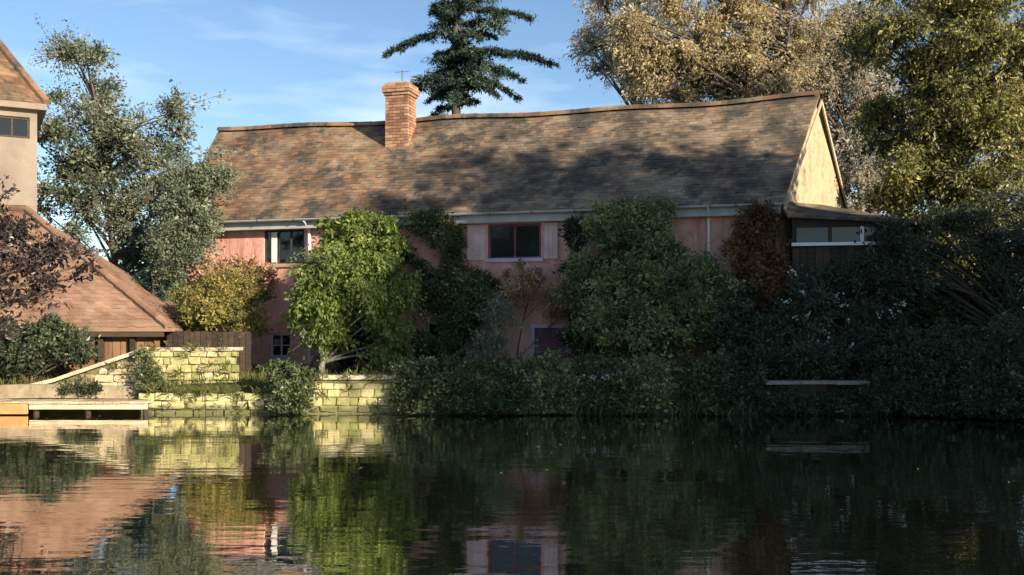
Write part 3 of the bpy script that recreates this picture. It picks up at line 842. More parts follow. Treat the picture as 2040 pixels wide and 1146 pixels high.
# lean-to on the right gable with its row of first floor windows
lt0 = Vector((6.28, 22.78, 0)); lt1 = Vector((8.55, 22.35, 0)); lt2 = Vector((9.95, 24.7, 0)); lt3 = gw0 + gd * 3.2
zt = lambda p, z: Vector((p.x, p.y, z))
fu = (lt1 - lt0).normalized(); fn = Vector((fu.y, -fu.x, 0)); FL = (lt1 - lt0).length
Zs, Zw = 3.60, 4.02
mb = MB()
mb.prism([zt(lt0, .3), zt(lt1, .3), zt(lt1, Zs), zt(lt0, Zs)], -fn * .1)
su = (lt2 - lt1).normalized(); sn = Vector((su.y, -su.x, 0))
mb.prism([zt(lt1, .3), zt(lt2, .3), zt(lt2, 4.02), zt(lt1, 4.02)], -sn * .1)
lean = tag(mb.build('lean_to', M['dark_wood'], cottage), 'dark timber lean-to with a glazed strip under its roof'); reg(lean)
nbrd = 14
for i in range(nbrd):
    m_ = MB(); p = lt0 + fu * (FL * i / nbrd + .008) + fn * .003
    m_.box(zt(p, .32), fu * (FL / nbrd - .016), fn * .02, UP * (Zs - .36)); m_.build('cladding_board', M['dark_wood'], lean)
m_ = MB(); m_.prism([zt(lt0 + fn*.15 - fu*.12, 4.24), zt(lt1 + fn*.15 + fu*.22, 4.06), zt(lt2 + su*.1 + sn*.2, 4.06), zt(lt3, 4.86), zt(gw0 + gn*.01, 4.62)], UP * .07)
m_.build('lean_to_roof', M['roof_tile'], lean)
m_ = MB(); m_.prism([zt(lt0 + fn*.01, Zw), zt(lt1 + fn*.01, Zw), zt(lt1 + fn*.01, 4.10), zt(lt0 + fn*.01, 4.25)], -fn * .09); m_.build('header', M['dark_wood'], lean)
m_ = MB(); m_.box(zt(lt0 + fn * .02 - fu * .02, Zs), fu * (FL + .1), fn * .1, UP * .07); m_.build('sill', M['white_paint'], lean)
m_ = MB(); m_.box(zt(lt0 + fu * (FL * .0), Zs + .075), fu * .07, -fn * .07, UP * (Zw - Zs - .08)); m_.build('post', M['dark_wood'], lean)
for f_, mt, w_ in ((.34, 'dark_wood', .05), (.63, 'white_paint', .085), (.97, 'dark_wood', .07)):
    m_ = MB(); m_.box(zt(lt0 + fu * (FL * f_), Zs + .075), fu * w_, -fn * .07, UP * (Zw - Zs - .08 + (.08 if f_ < .9 else 0))); m_.build('post', M[mt], lean)
for a, b in ((.04, .335), (.37, .625), (.675, .965)):
    m_ = MB(); m_.box(zt(lt0 + fu * (FL * a) - fn * .03, Zs + .075), fu * (FL * (b - a)), -fn * .008, UP * (Zw - Zs - .08)); m_.build('pane', M['glass'], lean)
# back wall of the glazed strip so no gap shows through
m_ = MB(); m_.prism([zt(lt0 - fn*.6 , Zs - .5), zt(lt1 - fn*.6, Zs - .5), zt(lt1 - fn*.6, 4.2), zt(lt0 - fn*.6, 4.2)], -fn * .04); m_.build('inner_partition', M['dark_wood'], lean)

# ------------------------------------------------------------------ left house (partly in the frame)
lh = empty('house', (-16, 30, .6), 'tall pale rendered house with an orange tiled roof at the left edge', 'house'); reg(lh)
HX = P(74, 300, 27.0).x
ze = 7.55
f1 = Vector((HX, 27.0, .3)); f2 = Vector((HX - 3.7, 33.9, .3)); f0 = f1 - Vector((.882, .471, 0)) * 7; f3 = f2 - Vector((.882, .471, 0)) * 7
hu = (f1 - f0).normalized(); hn = Vector((hu.y, -hu.x, 0))
wz0, wz1 = CAMZ + (HOR - 278) / F * 27, CAMZ + (HOR - 236) / F * 27
wa, wb = (f1 - f0).length - 1.02, (f1 - f0).length - .18
FLn = (f1 - f0).length
mb = MB()
for a, b, c, d in ((0, wa, .3, ze), (wb, FLn, .3, ze), (wa, wb, .3, wz0), (wa, wb, wz1, ze)):
    p = f0 + hu * a; q = f0 + hu * b
    mb.quad(zt(p, c), zt(q, c), zt(q, d), zt(p, d))
for q in ([(wa, wz0), (wb, wz0)], [(wb, wz0), (wb, wz1)], [(wb, wz1), (wa, wz1)], [(wa, wz1), (wa, wz0)]):
    (a, c), (b, d) = q
    p = f0 + hu * a; r = f0 + hu * b
    mb.quad(zt(p, c), zt(r, d), zt(r - hn * .15, d), zt(p - hn * .15, c))
mb.quad(zt(f1, .3), zt(f2, .3), zt(f2, ze), zt(f1, ze)); mb.quad(zt(f2, .3), zt(f3, .3), zt(f3, ze), zt(f2, ze)); mb.quad(zt(f3, .3), zt(f0, .3), zt(f0, ze), zt(f3, ze))
mb.build('wall', M['house_wall'], lh)
wf = MB()
for a, b, c, d in ((wa + .003, wa + .06, wz0 + .003, wz1 - .003), (wb - .06, wb - .003, wz0 + .003, wz1 - .003), (wa + .06, wb - .06, wz0 + .003, wz0 + .06), (wa + .06, wb - .06, wz1 - .06, wz1 - .003), ((wa + wb)/2 - .025, (wa + wb)/2 + .025, wz0 + .06, wz1 - .06)):
    wf.box(zt(f0 + hu * a - hn * .05, c), hu * (b - a), -hn * .06, UP * (d - c))
wfo = wf.build('window', M['dark_wood'], lh); reg(wfo)
for a, b in ((wa + .062, (wa + wb)/2 - .027), ((wa + wb)/2 + .027, wb - .062)):
    g_ = MB(); g_.box(zt(f0 + hu * a - hn * .075, wz0 + .062), hu * (b - a), -hn * .006, UP * (wz1 - wz0 - .124)); g_.build('pane', M['glass'], wfo)
# eaves board and hipped roof
ov = .22
e_ = [f0 + hn*ov - hu*ov, f1 + hn*ov + hu*ov, f2 - hn*ov + hu*ov, f3 - hn*ov - hu*ov]
e_ = [zt(p, ze) for p in e_]
mb = MB(); mb.prism([p - UP * .0 for p in e_], UP * .16); mb.build('eaves_board', M['house_wall'], lh)
ra = (e_[0] + e_[3]) / 2 + hu * 2.6; rb = (e_[1] + e_[2]) / 2 - hu * 2.6
ra.z = rb.z = ze + 4.6
e2 = [zt(p, ze + .165) for p in e_]
mb = MB()
mb.poly([e2[0], e2[1], rb, ra]); mb.poly([e2[1], e2[2], rb]); mb.poly([e2[2], e2[3], ra, rb]); mb.poly([e2[3], e2[0], ra])
lroof = mb.build('roof', M['orange_tile'], lh); reg(lroof)
tile_field((e2[0], e2[1], ra, rb), lambda u, v: 'orange_tile', lroof, 0, 'roof_tiles', None, do_sag=False)
tile_field((e2[1], e2[2], rb, rb + (e2[2]-e2[1]).normalized()*.05), lambda u, v: 'orange_tile', lroof, 0, 'roof_tiles', None, do_sag=False)
for p, q in ((e2[1], rb), (e2[0], ra), (ra, rb), (e2[2], rb)):
    L = (q - p).length; n_ = int(L / .4)
    m_ = MB()
    for i in range(n_):
        a = p + (q - p) * (i / n_) + UP * .04; b = p + (q - p) * ((i + .96) / n_) + UP * .03
        m_.tube([a, b], [.10, .11], 8)
    m_.build('hip_tiles', M['orange_tile'], lroof, 'stuff')

# ------------------------------------------------------------------ boathouse with pinkish hipped roof
bh = empty('boathouse', (-10.5, 24, .5), 'low brick and timber shed with a pinkish hipped tile roof left of the cottage', 'shed'); reg(bh)
E0 = P(-260, 652, 23.4); E1 = P(334, 652, 23.4); zE = E1.z
E2 = Vector((E1.x - .2, 27.6, zE)); E3 = Vector((E0.x, 27.6, zE))
E1.z = E0.z = zE
tp1 = P(52, 418, 25.5); tp0 = P(-160, 418, 25.5); tp0.z = tp1.z
mb = MB()
mb.poly([E0, E1, tp1, tp0]); mb.poly([E1, E2, tp1]); mb.poly([E2, E3, tp0, tp1]); mb.poly([E3, E0, tp0])
mb.poly([E0 - UP*.1, E3 - UP*.1, E2 - UP*.1, E1 - UP*.1])
for p, q in ((E0, E1), (E1, E2), (E2, E3), (E3, E0)): mb.quad(p - UP*.1, q - UP*.1, q, p)
br = mb.build('roof', M['shed_tile'], bh); reg(br)
tile_field((E0, E1, tp0, tp1), lambda u, v: 'shed_tile', br, 300, 'roof_tiles', None, do_sag=False, keep=lambda u, v: u > .2)
tile_field((E1, E2, tp1, tp1 + Vector((0, .05, 0))), lambda u, v: 'shed_tile', br, 0, 'roof_tiles', None, do_sag=False)
for p, q in ((E1, tp1), (E0, tp0), (tp0, tp1)):
    L = (q - p).length; n_ = int(L / .36)
    for i in range(n_):
        a = p + (q - p) * (i / n_) + UP * .035; b = p + (q - p) * ((i + .96) / n_) + UP * .025
        m_ = MB(); m_.tube([a, b], [.085, .095], 8); m_.build('hip_tile', M['shed_tile'], bh)
i0 = E0 + Vector((.25, .3, 0)); i1 = E1 + Vector((-.45, .3, 0)); i2 = E2 + Vector((-.4, -.3, 0)); i3 = E3 + Vector((.25, -.3, 0))
mb = MB()
for p, q in ((i0, i1), (i1, i2), (i2, i3), (i3, i0)): mb.quad(zt(p, .2), zt(q, .2), zt(q, zE - .1), zt(p, zE - .1))
mb.build('wall', M['brown_wood'], bh)
xs = np.linspace(i0.x, i1.x, 34)
for a, b in zip(xs[:-1], xs[1:]):
    if b < -12.4: continue
    m_ = MB(); m_.box((a + .008, i0.y - .024, .25), (b - a - .016, 0, 0), (0, .02, 0), (0, 0, zE - .38)); m_.build('board', M['brown_wood'], bh)
for px in (132, 205, 268):
    x = P(px, 690, i0.y).x
    m_ = MB(); m_.box((x - .05, i0.y - .16, .2), (.1, 0, 0), (0, .1, 0), (0, 0, zE - .31)); m_.build('post', M['dark_wood'], bh)
m_ = MB(); m_.box((E0.x + .05, E1.y + .03, zE - .22), (E1.x - E0.x - .15, 0, 0), (0, .03, 0), (0, 0, .12)); m_.build('fascia', M['dark_wood'], bh)

# ------------------------------------------------------------------ stone walls along the water
def stone_variants(n=10):
    out = []
    for k in range(n):
        V = []
        for m_ in range(34):
            d = unit(rng.normal(size=(1, 3)))[0]
            d = np.sign(d) * np.abs(d) ** .27
            V.append(d * .5 / np.abs(d).max() ** .35 * (1 + rng.uniform(-.06, .03)))
        import bmesh
        bm = bmesh.new(); vs_ = [bm.verts.new(tuple(v)) for v in V]
        bmesh.ops.convex_hull(bm, input=vs_)
        me = bpy.data.meshes.new('stone'); bm.to_mesh(me); bm.free(); out.append(me)
    return out
SVAR = {}
def stones(parent, face, mat, courses, length, jitter=.012, depth=.22, name='stone'):
    """face(s, z) -> place on the wall's face; courses = list of (z0, z1, s0, s1)"""
    if mat not in SVAR:
        SVAR[mat] = stone_variants()
        for me in SVAR[mat]: me.materials.append(M[mat])
    for z0, z1, s0, s1 in courses:
        s = s0 - random.uniform(0, length * .5)
        while s < s1 - .04:
            l = length * random.uniform(.5, 1.6)
            a, b = max(s, s0), min(s + l, s1); s += l
            if b - a < .07: continue
            p0, p1 = face(a, (z0 + z1) / 2), face(b, (z0 + z1) / 2)
            d = p1 - p0
            o = bpy.data.objects.new(name, random.choice(SVAR[mat])); COL.objects.link(o)
            o.scale = (d.length * 1.02, depth * random.uniform(.9, 1.15), (z1 - z0) * random.uniform(.9, 1.12))
            o.location = (p0 + p1) / 2 + Vector((0, random.uniform(-jitter, jitter), 0))
            o.rotation_euler = (random.choice((0, math.pi)) + random.uniform(-.06, .06), -math.atan2(d.z, math.hypot(d.x, d.y)) + random.uniform(-.07, .07), math.atan2(d.y, d.x))
            o.parent = parent; o.matrix_parent_inverse = PINV[parent.name]

# quay wall at the water's edge
qa, qb = -4.6, 5.06
qw = empty('quay_wall', (qa, 21.05, 0), 'low mossy stone wall rising out of the water in front of the cottage', 'wall'); reg(qw)
mb = MB(); mb.box((qa + .02, 20.93, -.9), (qb - qa - .04, 0, 0), (0, .36, 0), (0, 0, 1.58)); mb.build('core', M['earth_mortar'], qw)
crs = []; z = -.12
while z < .62:
    hgt = random.uniform(.11, .2); crs.append((z, min(z + hgt, .70), qa, qb)); z += hgt
stones(qw, lambda s, z: Vector((s, 21.0, z)), 'stone', crs, .28)
s = qa
while s < qb:
    l = random.uniform(.5, .8); l = min(l, qb - s)
    if l > .1:
        m_ = MB(); m_.box((s + .006, 20.9 + random.uniform(-.01, .01), .705 + random.uniform(-.006, .006)), (l - .012, 0, random.uniform(-.008, .008)), (0, .40, 0), (0, 0, .085)); m_.build('coping_stone', M['coping'], qw)
    s += l
# garden parapet
pa, pb, py_ = P(300, 700, 22.0).x, P(474, 700, 22.0).x, 22.0
pw = empty('garden_wall', (pa, py_, .5), 'short yellow mossy stone wall in full sun left of the cottage', 'wall'); reg(pw)
zt1 = CAMZ + (HOR - 697) / F * 22
mb = MB(); mb.box((pa + .1, py_ - .065, .0), (pb - pa - .2, 0, 0), (0, .36, 0), (0, 0, zt1 - .04)); mb.build('core', M['earth_mortar'], pw)
crs = []; z = .05
while z < zt1 - .1:
    hgt = random.uniform(.11, .19); crs.append((z, min(z + hgt, zt1 - .03), pa, pb)); z += hgt
stones(pw, lambda s, z: Vector((s, py_, z)), 'stone', crs, .26)
n_ = 4
for i in range(n_):
    m_ = MB(); l = (pb - pa + .08) / n_; m_.box((pa - .04 + i * l + .005, py_ - .06, zt1 - .02), (l - .01, 0, random.uniform(-.006, .006)), (0, .36, 0), (0, 0, .07)); m_.build('coping_stone', M['coping'], pw)
# lower course in front of the parapet down to the water
fa, fb = P(286, 780, 21.3).x, qa
fw_ = empty('retaining_wall', (fa, 21.2, 0), 'overgrown low stone footing below the sunny garden wall at the water', 'wall'); reg(fw_)
mb = MB(); mb.box((fa + .02, 21.035, -.9), (fb - fa - .04, 0, 0), (0, .7, 0), (0, 0, 1.32)); mb.build('core', M['soil'], fw_)
stones(fw_, lambda s, z: Vector((s, 21.1, z)), 'stone', [(-.1, .08, fa, fb), (.08, .26, fa, fb), (.26, .42, fa, fb)], .34)
# raking wall down to the landing
ka, kb = P(22, 780, 21.75).x, P(292, 700, 21.75).x
kz = lambda s: np.interp(s, [ka, ka + .9, kb], [.42, .62, 1.30])
kw = empty('raking_wall', (ka, 21.75, .2), 'buff stone wall with a sloping top stepping down to the landing stage', 'wall'); reg(kw)
mb = MB(); mb.prism([(ka + .02, 21.69, -.5), (kb - .02, 21.69, -.5), (kb - .02, 21.69, kz(kb) - .05), (ka + .9, 21.69, kz(ka + .9) - .05), (ka + .02, 21.69, kz(ka) - .05)], (0, .36, 0)); mb.build('core', M['earth_mortar'], kw)
z = .02; crs = []
while z < 1.25:
    hgt = random.uniform(.11, .18)
    a = ka
    while a < kb and kz(a) - .04 < z + hgt: a += .05
    if kb - a > .15: crs.append((z, z + hgt, a, kb))
    z += hgt
stones(kw, lambda s, z: Vector((s, 21.75, z)), 'buff_stone', crs, .28)
s = ka
while s < kb - .1:
    l = min(random.uniform(.42, .6), kb - s); m_ = MB()
    z0, z1 = kz(s), kz(s + l)
    m_.prism([(s + .005, 21.66, z0 - .02), (s + l - .005, 21.66, z1 - .02), (s + l - .005, 21.66, z1 + .06), (s + .005, 21.66, z0 + .06)], (0, .42, 0)); m_.build('coping_stone', M['coping'], kw); s += l

# landing stage
ld = empty('landing_stage', (-9, 21, .2), 'weathered timber landing stage along the water on the left', 'jetty'); reg(ld)
la_, lb_ = P(-60, 803, 20.6).x, P(292, 803, 20.6).x
zl = CAMZ + (HOR - 800) / F * 20.6
nP = int((lb_ - la_) / .17)
for i in range(nP):
    x = la_ + (lb_ - la_) * i / nP
    m_ = MB(); m_.box((x + .006, 20.55 + random.uniform(-.02, .02), zl - .04 + random.uniform(-.004, .004)), ((lb_ - la_) / nP - .012, 0, 0), (0, 1.18, 0), (0, 0, .04)); m_.build('plank', M['pale_wood'], ld)
m_ = MB(); m_.box((P(58, 803, 20.6).x, 20.60, zl - .16), (lb_ - P(58, 803, 20.6).x, 0, 0), (0, .08, 0), (0, 0, .115)); m_.build('edge_beam', M['pale_wood'], ld)
m_ = MB(); m_.box((la_, 20.52, zl - .25), (P(56, 803, 20.6).x - la_, 0, 0), (0, .08, 0), (0, 0, .2)); m_.build('fender_board', M['orange_wood'], ld)
for px in (8, 66, 170, 285):
    x = P(px, 800, 20.6).x
    m_ = MB(); m_.tube([(x, 20.74, -.9), (x, 20.74, zl - .045)], .06, 8); m_.build('post', M['dark_wood'], ld)
px_ = np.linspace(-11.6, fa + .1, 24); py2 = np.linspace(21.3, 21.8, 6)
XX, YY = np.meshgrid(px_, py2); ZZ = ground_h(XX, YY) + .035
iq = np.arange(24 * 6).reshape(6, 24)
link('path', mesh_np('path', np.stack([XX, YY, ZZ], -1).reshape(-1, 3), np.stack([iq[:-1, :-1], iq[:-1, 1:], iq[1:, 1:], iq[1:, :-1]], -1).reshape(-1, 4), M['sand'], smooth=True), None, 'structure')
# flat stone step at the right bank
st = empty('stone_step', (6.5, 20.8, .5), 'pale stone ledge at the dark water edge below the white flowering shrub', 'step'); reg(st)
a, b = P(1518, 762, 20.8).x, P(1722, 762, 20.8).x
zz = CAMZ + (HOR - 758) / F * 20.8
for i in range(3):
    m_ = MB(); m_.box((a + (b - a) * i / 3 + .006, 20.46 + .012 * i, zz - .07 + .006 * (i % 2)), ((b - a) / 3 - .012, 0, random.uniform(-.012, .012)), (0, .5, 0), (0, 0, .07)); m_.build('slab', M['ledge_stone'], st)
reg(st)
m_ = MB(); m_.box((a + .03, 20.84, -.6), (b - a - .06, 0, 0), (0, .30, 0), (0, 0, zz - .075 + .6)); m_.build('core', M['dark_stone'], st)
zq = -.12; crs = []
while zq < zz - .1:
    hgt = random.uniform(.11, .19); crs.append((zq, min(zq + hgt, zz - .075), a, b)); zq += hgt
stones(st, lambda s_, z: Vector((s_, 20.90, z)), 'dark_stone', crs, .3)
# garden fence behind the parapet
gf = empty('garden_fence', (-7, 24.3, .6), 'dark timber board fence between the shed and the cottage', 'fence'); reg(gf)
a, b = P(332, 675, 24.0).x, P(500, 675, 24.0).x
nb_ = 15; zf = CAMZ + (HOR - 660) / F * 24
for i in range(nb_):
    m_ = MB(); m_.box((a + (b - a) * i / nb_ + .006, 24.0 + random.uniform(-.006, .006), .45), ((b - a) / nb_ - .012, 0, 0), (0, .022, 0), (0, 0, zf - .45 + random.uniform(-.015, .015))); m_.build('board', M['dark_wood'], gf)
for i in range(2):
    m_ = MB(); m_.box((a, 24.03, .8 + .6 * i), (b - a, 0, 0), (0, .05, 0), (0, 0, .08)); m_.build('rail', M['dark_wood'], gf)

# ------------------------------------------------------------------ trees
tree('tree', 'grey green tree with a thin crown between the tall house and the cottage', 'tree', (-12.3, 33, .6),
     [E(150, 160, 33, 70, 80, 1.2, .8), E(180, 270, 33, 110, 90, 1.8, 1.6), E(275, 290, 33, 95, 90, 1.8, 1.4), E(190, 400, 33, 120, 100, 2, 1.6), E(310, 420, 33, 90, 100, 1.8, 1.3), E(280, 500, 33, 100, 80, 1.6, 1.0), E(340, 225, 33, 30, 35, .5, .25), E(130, 100, 33, 18, 30, .4, .2)],
     140, .8, 14, 24, .11, .5, M['lf_left'], M['bark'], .17, noise=.09, tvar=.27)

# cedar behind the cottage
def cedar():
    base = np.array([P(912, 0, 37).x, 37, .5])
    root = empty('cedar', tuple(base), 'dark layered cedar rising behind the cottage roof by the chimney', 'tree')
    top = base + np.array([-.1, 0, 16.5])
    K = 12; t = np.linspace(0, 1, K)
    trunk = base + (top - base) * t[:, None] + rng.normal(0, .05, (K, 3)) * np.array([1, 1, 0])
    tr = .30 * (1 - .9 * t) + .02
    paths, rads, Cs = [], [], []
    def bough(px1, py1, y1, pz, drop=.25):
        """from the trunk at height pz out to the tip"""
        end = np.array(P(px1, py1, 37 + y1)); f = np.clip((pz - base[2]) / 16.5, 0, 1)
        s_ = base + (top - base) * f
        mid = s_ + (end - s_) * .55 + np.array([0, 0, drop * np.linalg.norm(end - s_) * .5])
        tt = np.linspace(0, 1, 6)[:, None]
        p = (1-tt)**2 * s_ + 2*tt*(1-tt) * mid + tt**2 * end
        paths.append(p); rads.append(np.linspace(.08, .015, 6)); return p
    zpy = lambda py: CAMZ + (HOR - py) / F * 37
    named = [(768, 108, 0, 62), (800, 95, .6, 58), (1108, 130, .2, 108), (1060, 38, -.3, 22), (1040, 160, .5, 120), (1030, 195, 0, 140), (835, 175, .3, 130), (850, 205, -.2, 160), (1000, 30, .5, 12), (860, 25, 0, 15), (1010, 110, -.8, 100), (1075, 118, .9, 105), (870, 120, -.7, 95), (880, 165, -.9, 140), (990, 190, -.8, 150), (905, 200, -1.4, 170), (960, 80, -1.0, 60), (890, 30, -1, 10), (940, 10, -1.1, -10), (985, 75, .4, 60)]
    for a, b, y, q in named: bough(a, b, y, zpy(q))
    for k in range(80):
        z_ = rng.uniform(3, 16); an = rng.uniform(0, 2 * np.pi); L = (17.5 - z_) * .17 + rng.uniform(-.2, .6)
        if -.75 < math.sin(an) < .75 and z_ > 9.2: L *= .55
        q = base + np.array([math.cos(an) * L, math.sin(an) * L, z_ - .25 * L])
        px = 1020 + F * q[0] / q[1]; py = HOR - F * (q[2] - CAMZ) / q[1]
        bough(px, py, q[1] - 37, z_ + .2)
    paths = np.array(paths); rads = np.array(rads)
    # flat sprays of needles along each bough
    V, Q, T = [], [], []
    n = len(paths)
    tw = []
    for p in paths:
        L = np.linalg.norm(p[-1] - p[0]); ax = (p[-1] - p[0]) / L; side = np.cross(ax, [0, 0, 1.]); side /= np.linalg.norm(side)
        for k in range(int(12 + L * 20)):
            u = rng.uniform(.22, 1); a = np.array([np.interp(u * 5, range(6), p[:, c]) for c in range(3)])
            l = rng.uniform(.12, .42) * (1.15 - u * .6) * min(1, .5 + L * .25)
            d = side * rng.choice([-1, 1]) * rng.uniform(.5, 1) + ax * rng.uniform(.3, .9) + np.array([0, 0, rng.uniform(-.35, .15)])
            d /= np.linalg.norm(d)
            tw.append(np.stack([a, a + d * l * .5 , a + d * l - np.array([0, 0, .1 * l])]))
    tw = np.array(tw)
    per = 26
    u = rng.uniform(0, 1.05, (len(tw), per))
    C = tw[:, :1] + (tw[:, 2:] - tw[:, :1]) * u[..., None] + rng.normal(0, .035, (len(tw), per, 3))
    D = unit(tw[:, 2] - tw[:, 0])[:, None] * .8 + rng.normal(0, .6, C.shape)
    V, Q = leaf_np(C.reshape(-1, 3), D.reshape(-1, 3), .125, .24, up=.6)
    tv = np.clip(.4 + rng.normal(0, .18, (len(tw), 1)) + rng.normal(0, .15, (len(tw), per)), 0, 1)
    cc_ = clumps_in([E(915, 150, 37, 55, 60, 1.2, 1.2), E(905, 60, 37, 35, 60, .9, .8), E(930, -20, 37, 60, 40, 1, .9), E(975, 140, 37, 45, 35, .9, .6), E(870, 170, 37, 40, 40, .9, .6), E(975, 40, 37, 30, 30, .7, .4)], 70)
    V2, Q2, t2, _a, _b = foliage(cc_, .55, 12, 30, .125, .26, droop=.25, flat=.45, noise=.05, upbias=0)
    Q = np.concatenate([Q, Q2 + len(V)]); V = np.concatenate([V, V2]); tv = np.concatenate([tv.ravel(), t2[::4]])
    v, q = merge([tubes_np(trunk[None], tr[None], 9), tubes_np(paths, rads, 5)])
    link('trunk', mesh_np('trunk', v, q, M['bark'], smooth=True), root)
    link('crown', mesh_np('crown', V, Q, M['lf_conifer'], np.repeat(tv.ravel(), 4)), root, 'stuff')
cedar()

tree('tree', 'tall golden yellow autumn tree behind the right half of the cottage roof', 'tree', (7.6, 34, .6),
     [E(1400, 90, 34, 130, 110, 1.1, 1.7), E(1330, 150, 34, 90, 70, .9, .9), E(1540, 60, 34, 140, 110, 1.1, 1.4), E(1480, 170, 34, 120, 70, 1.0, 1.0), E(1430, -80, 34, 200, 110, 1.1, 1.3), E(1240, 70, 34, 70, 60, 1.2, .5)],
     150, .98, 15, 30, .105, .55, M['lf_yellow'], M['bark'], .28, droop=.35, noise=.10, tvar=.24)
tree('tree', 'thin grey gold tree with bare mauve twigs left of the golden tree', 'tree', (7.6, 38.5, .6),
     [E(1230, 30, 38.5, 85, 90, 1.6, 1.1), E(1260, 130, 38.5, 75, 75, 1.4, .9), E(1200, 90, 38.5, 50, 80, 1, .45), E(1340, 60, 38.5, 90, 110, 1.6, .8), E(1290, -60, 38.5, 110, 80, 1.6, .6)],
     80, .95, 13, 22, .10, .5, M['lf_greyyellow'], M['bark'], .16, droop=.3, noise=.10, tvar=.26)
tree('tree', 'grey leaved tree standing directly behind the cream gable', 'tree', (13.2, 36, .6),
     [E(1640, 60, 36, 110, 90, 1.0, 1.2), E(1700, 170, 36, 110, 100, 1.0, 1.3), E(1740, 290, 36, 90, 110, 1.0, 1.2), E(1610, 170, 36, 50, 50, 1.2, .4), E(1720, 390, 36, 90, 80, 1.6, .9)],
     150, .95, 13, 24, .11, .55, M['lf_greyyellow'], M['bark'], .2, droop=.25, noise=.1, tvar=.26)
tree('tree', 'big olive green tree filling the upper right corner over the lean-to', 'tree', (12.4, 27.5, .6),
     [E(1850, 60, 27.5, 150, 110, 2.4, 1.6), E(1960, 130, 27.5, 130, 120, 2.4, 1.5), E(1860, 230, 27.5, 120, 90, 2.2, 1.3), E(1980, 280, 27.5, 110, 100, 2.2, 1.2), E(1830, 360, 27, 75, 80, 1.6, .8), E(1950, 410, 27, 120, 90, 2.2, 1.2), E(1880, 500, 26.5, 70, 60, 1.2, .7), E(1900, -60, 27.5, 160, 80, 2.2, .8), E(2110, 180, 27.5, 110, 180, 2.2, 1.2)],
     285, .9, 15, 30, .105, .5, M['lf_olive'], M['bark'], .26, droop=.35, noise=.08, tvar=.24)
tree('tree', 'dark evergreen tree standing in deep shade at the right edge', 'tree', (11.9, 22.6, .6),
     [E(1930, 560, 22.6, 130, 110, 1.5, 1.4), E(2020, 480, 22.6, 90, 120, 1.5, 1.2), E(1880, 670, 22.6, 130, 80, 1.3, 1.2), E(2040, 640, 22.6, 130, 110, 1.6, 1.4), E(1860, 470, 23, 70, 60, 1.2, .5), E(1790, 520, 21.9, 60, 50, .4, .5), E(1770, 480, 22.0, 25, 35, .25, .2)],
     150, .6, 13, 22, .075, .5, M['lf_dark'], M['bark'], .2, noise=.07)

# ------------------------------------------------------------------ shrubs and climbers in front of the cottage
def shrub(name, label, cat, base, ells, n, cr, twigs, per, leaf, aspect, lmat, bmat='bark', r=.05, **kw):
    kw.setdefault('ragged', .2)
    return tree(name, label, cat, base, ells, n, cr, twigs, per, leaf, aspect, M[lmat], M[bmat], r, trunk=False, **kw)

tree('tree', 'small sunlit bright green tree with a pale trunk before the pink wall', 'tree', (P(645, 740, 23.6).x, 23.6, .62),
     [E(720, 470, 23.7, 80, 45, .7, 1.0), E(690, 540, 23.5, 105, 60, .8, 1.6), E(630, 590, 23.4, 50, 70, .6, .9), E(760, 570, 23.4, 55, 70, .6, .9), E(650, 650, 23.4, 35, 50, .5, .5), E(775, 660, 23.4, 35, 80, .5, .6)],
     175, .44, 13, 28, .088, .6, M['lf_bright'], M['pale_bark'], .085, top=np.array(P(690, 500, 23.6)), limb_keep=.16, droop=.45, noise=.05, tvar=.22)
shrub('climber', 'dark green climber covering the pink wall between tree and middle window', 'climber', (P(880, 740, 25.2).x, 25.0, .62),
      [E(865, 520, 25.2, 55, 90, .22, 1.2), E(905, 600, 24.9, 70, 80, .35, 1.3), E(945, 630, 24.7, 40, 70, .35, .8), E(880, 690, 24.6, 80, 50, .5, 1.2), E(850, 450, 25.3, 40, 30, .15, .5)],
      110, .34, 11, 20, .07, .6, 'lf_ivy', noise=.05)
shrub('climber', 'orange peach autumn climber above the purple door', 'climber', (P(1030, 742, 24.3).x, 24.3, .62),
      [E(1070, 580, 24.45, 55, 50, .14, 1.3), E(1040, 545, 24.5, 45, 26, .12, .7), E(1110, 610, 24.4, 25, 30, .12, .4), E(1015, 610, 24.4, 20, 40, .12, .4)],
      32, .22, 10, 20, .06, .65, 'lf_orange', 'bark', .03, noise=.04)
shrub('shrub', 'pale sage shrub with upright stems left of the purple door', 'shrub', (P(1000, 742, 23.4).x, 23.4, .62),
      [E(1000, 660, 23.4, 35, 70, .35, 1.0), E(975, 700, 23.4, 30, 40, .35, .6), E(990, 620, 23.4, 15, 30, .2, .4)],
      40, .3, 9, 14, .07, .3, 'lf_pale', 'pale_bark', .03, noise=.04, upbias=.8)
shrub('shrub', 'large olive green bush up to the eaves right of the purple door', 'shrub', (P(1290, 745, 22.7).x, 22.7, .62),
      [E(1250, 460, 23.3, 80, 45, .5, 1.2), E(1300, 540, 22.9, 110, 70, .8, 1.7), E(1200, 570, 23.0, 75, 80, .7, 1.1), E(1400, 590, 22.6, 80, 70, .7, 1.2), E(1290, 650, 22.5, 140, 70, .9, 1.7), E(1280, 430, 23.3, 60, 25, .4, .5)],
      260, .42, 12, 24, .085, .55, 'lf_mid', noise=.055)
shrub('climber', 'red and rust virginia creeper on the corner of the cottage', 'climber', (P(1520, 745, 22.7).x, 22.7, .62),
      [E(1525, 540, 22.65, 60, 50, .18, 1.2), E(1500, 470, 22.9, 55, 45, .15, 1.0), E(1545, 610, 22.5, 45, 50, .18, .9), E(1520, 430, 22.9, 40, 25, .15, .5), E(1475, 520, 22.8, 25, 40, .15, .4)],
      85, .26, 10, 20, .07, .7, 'lf_red', 'bark', .035, noise=.04)
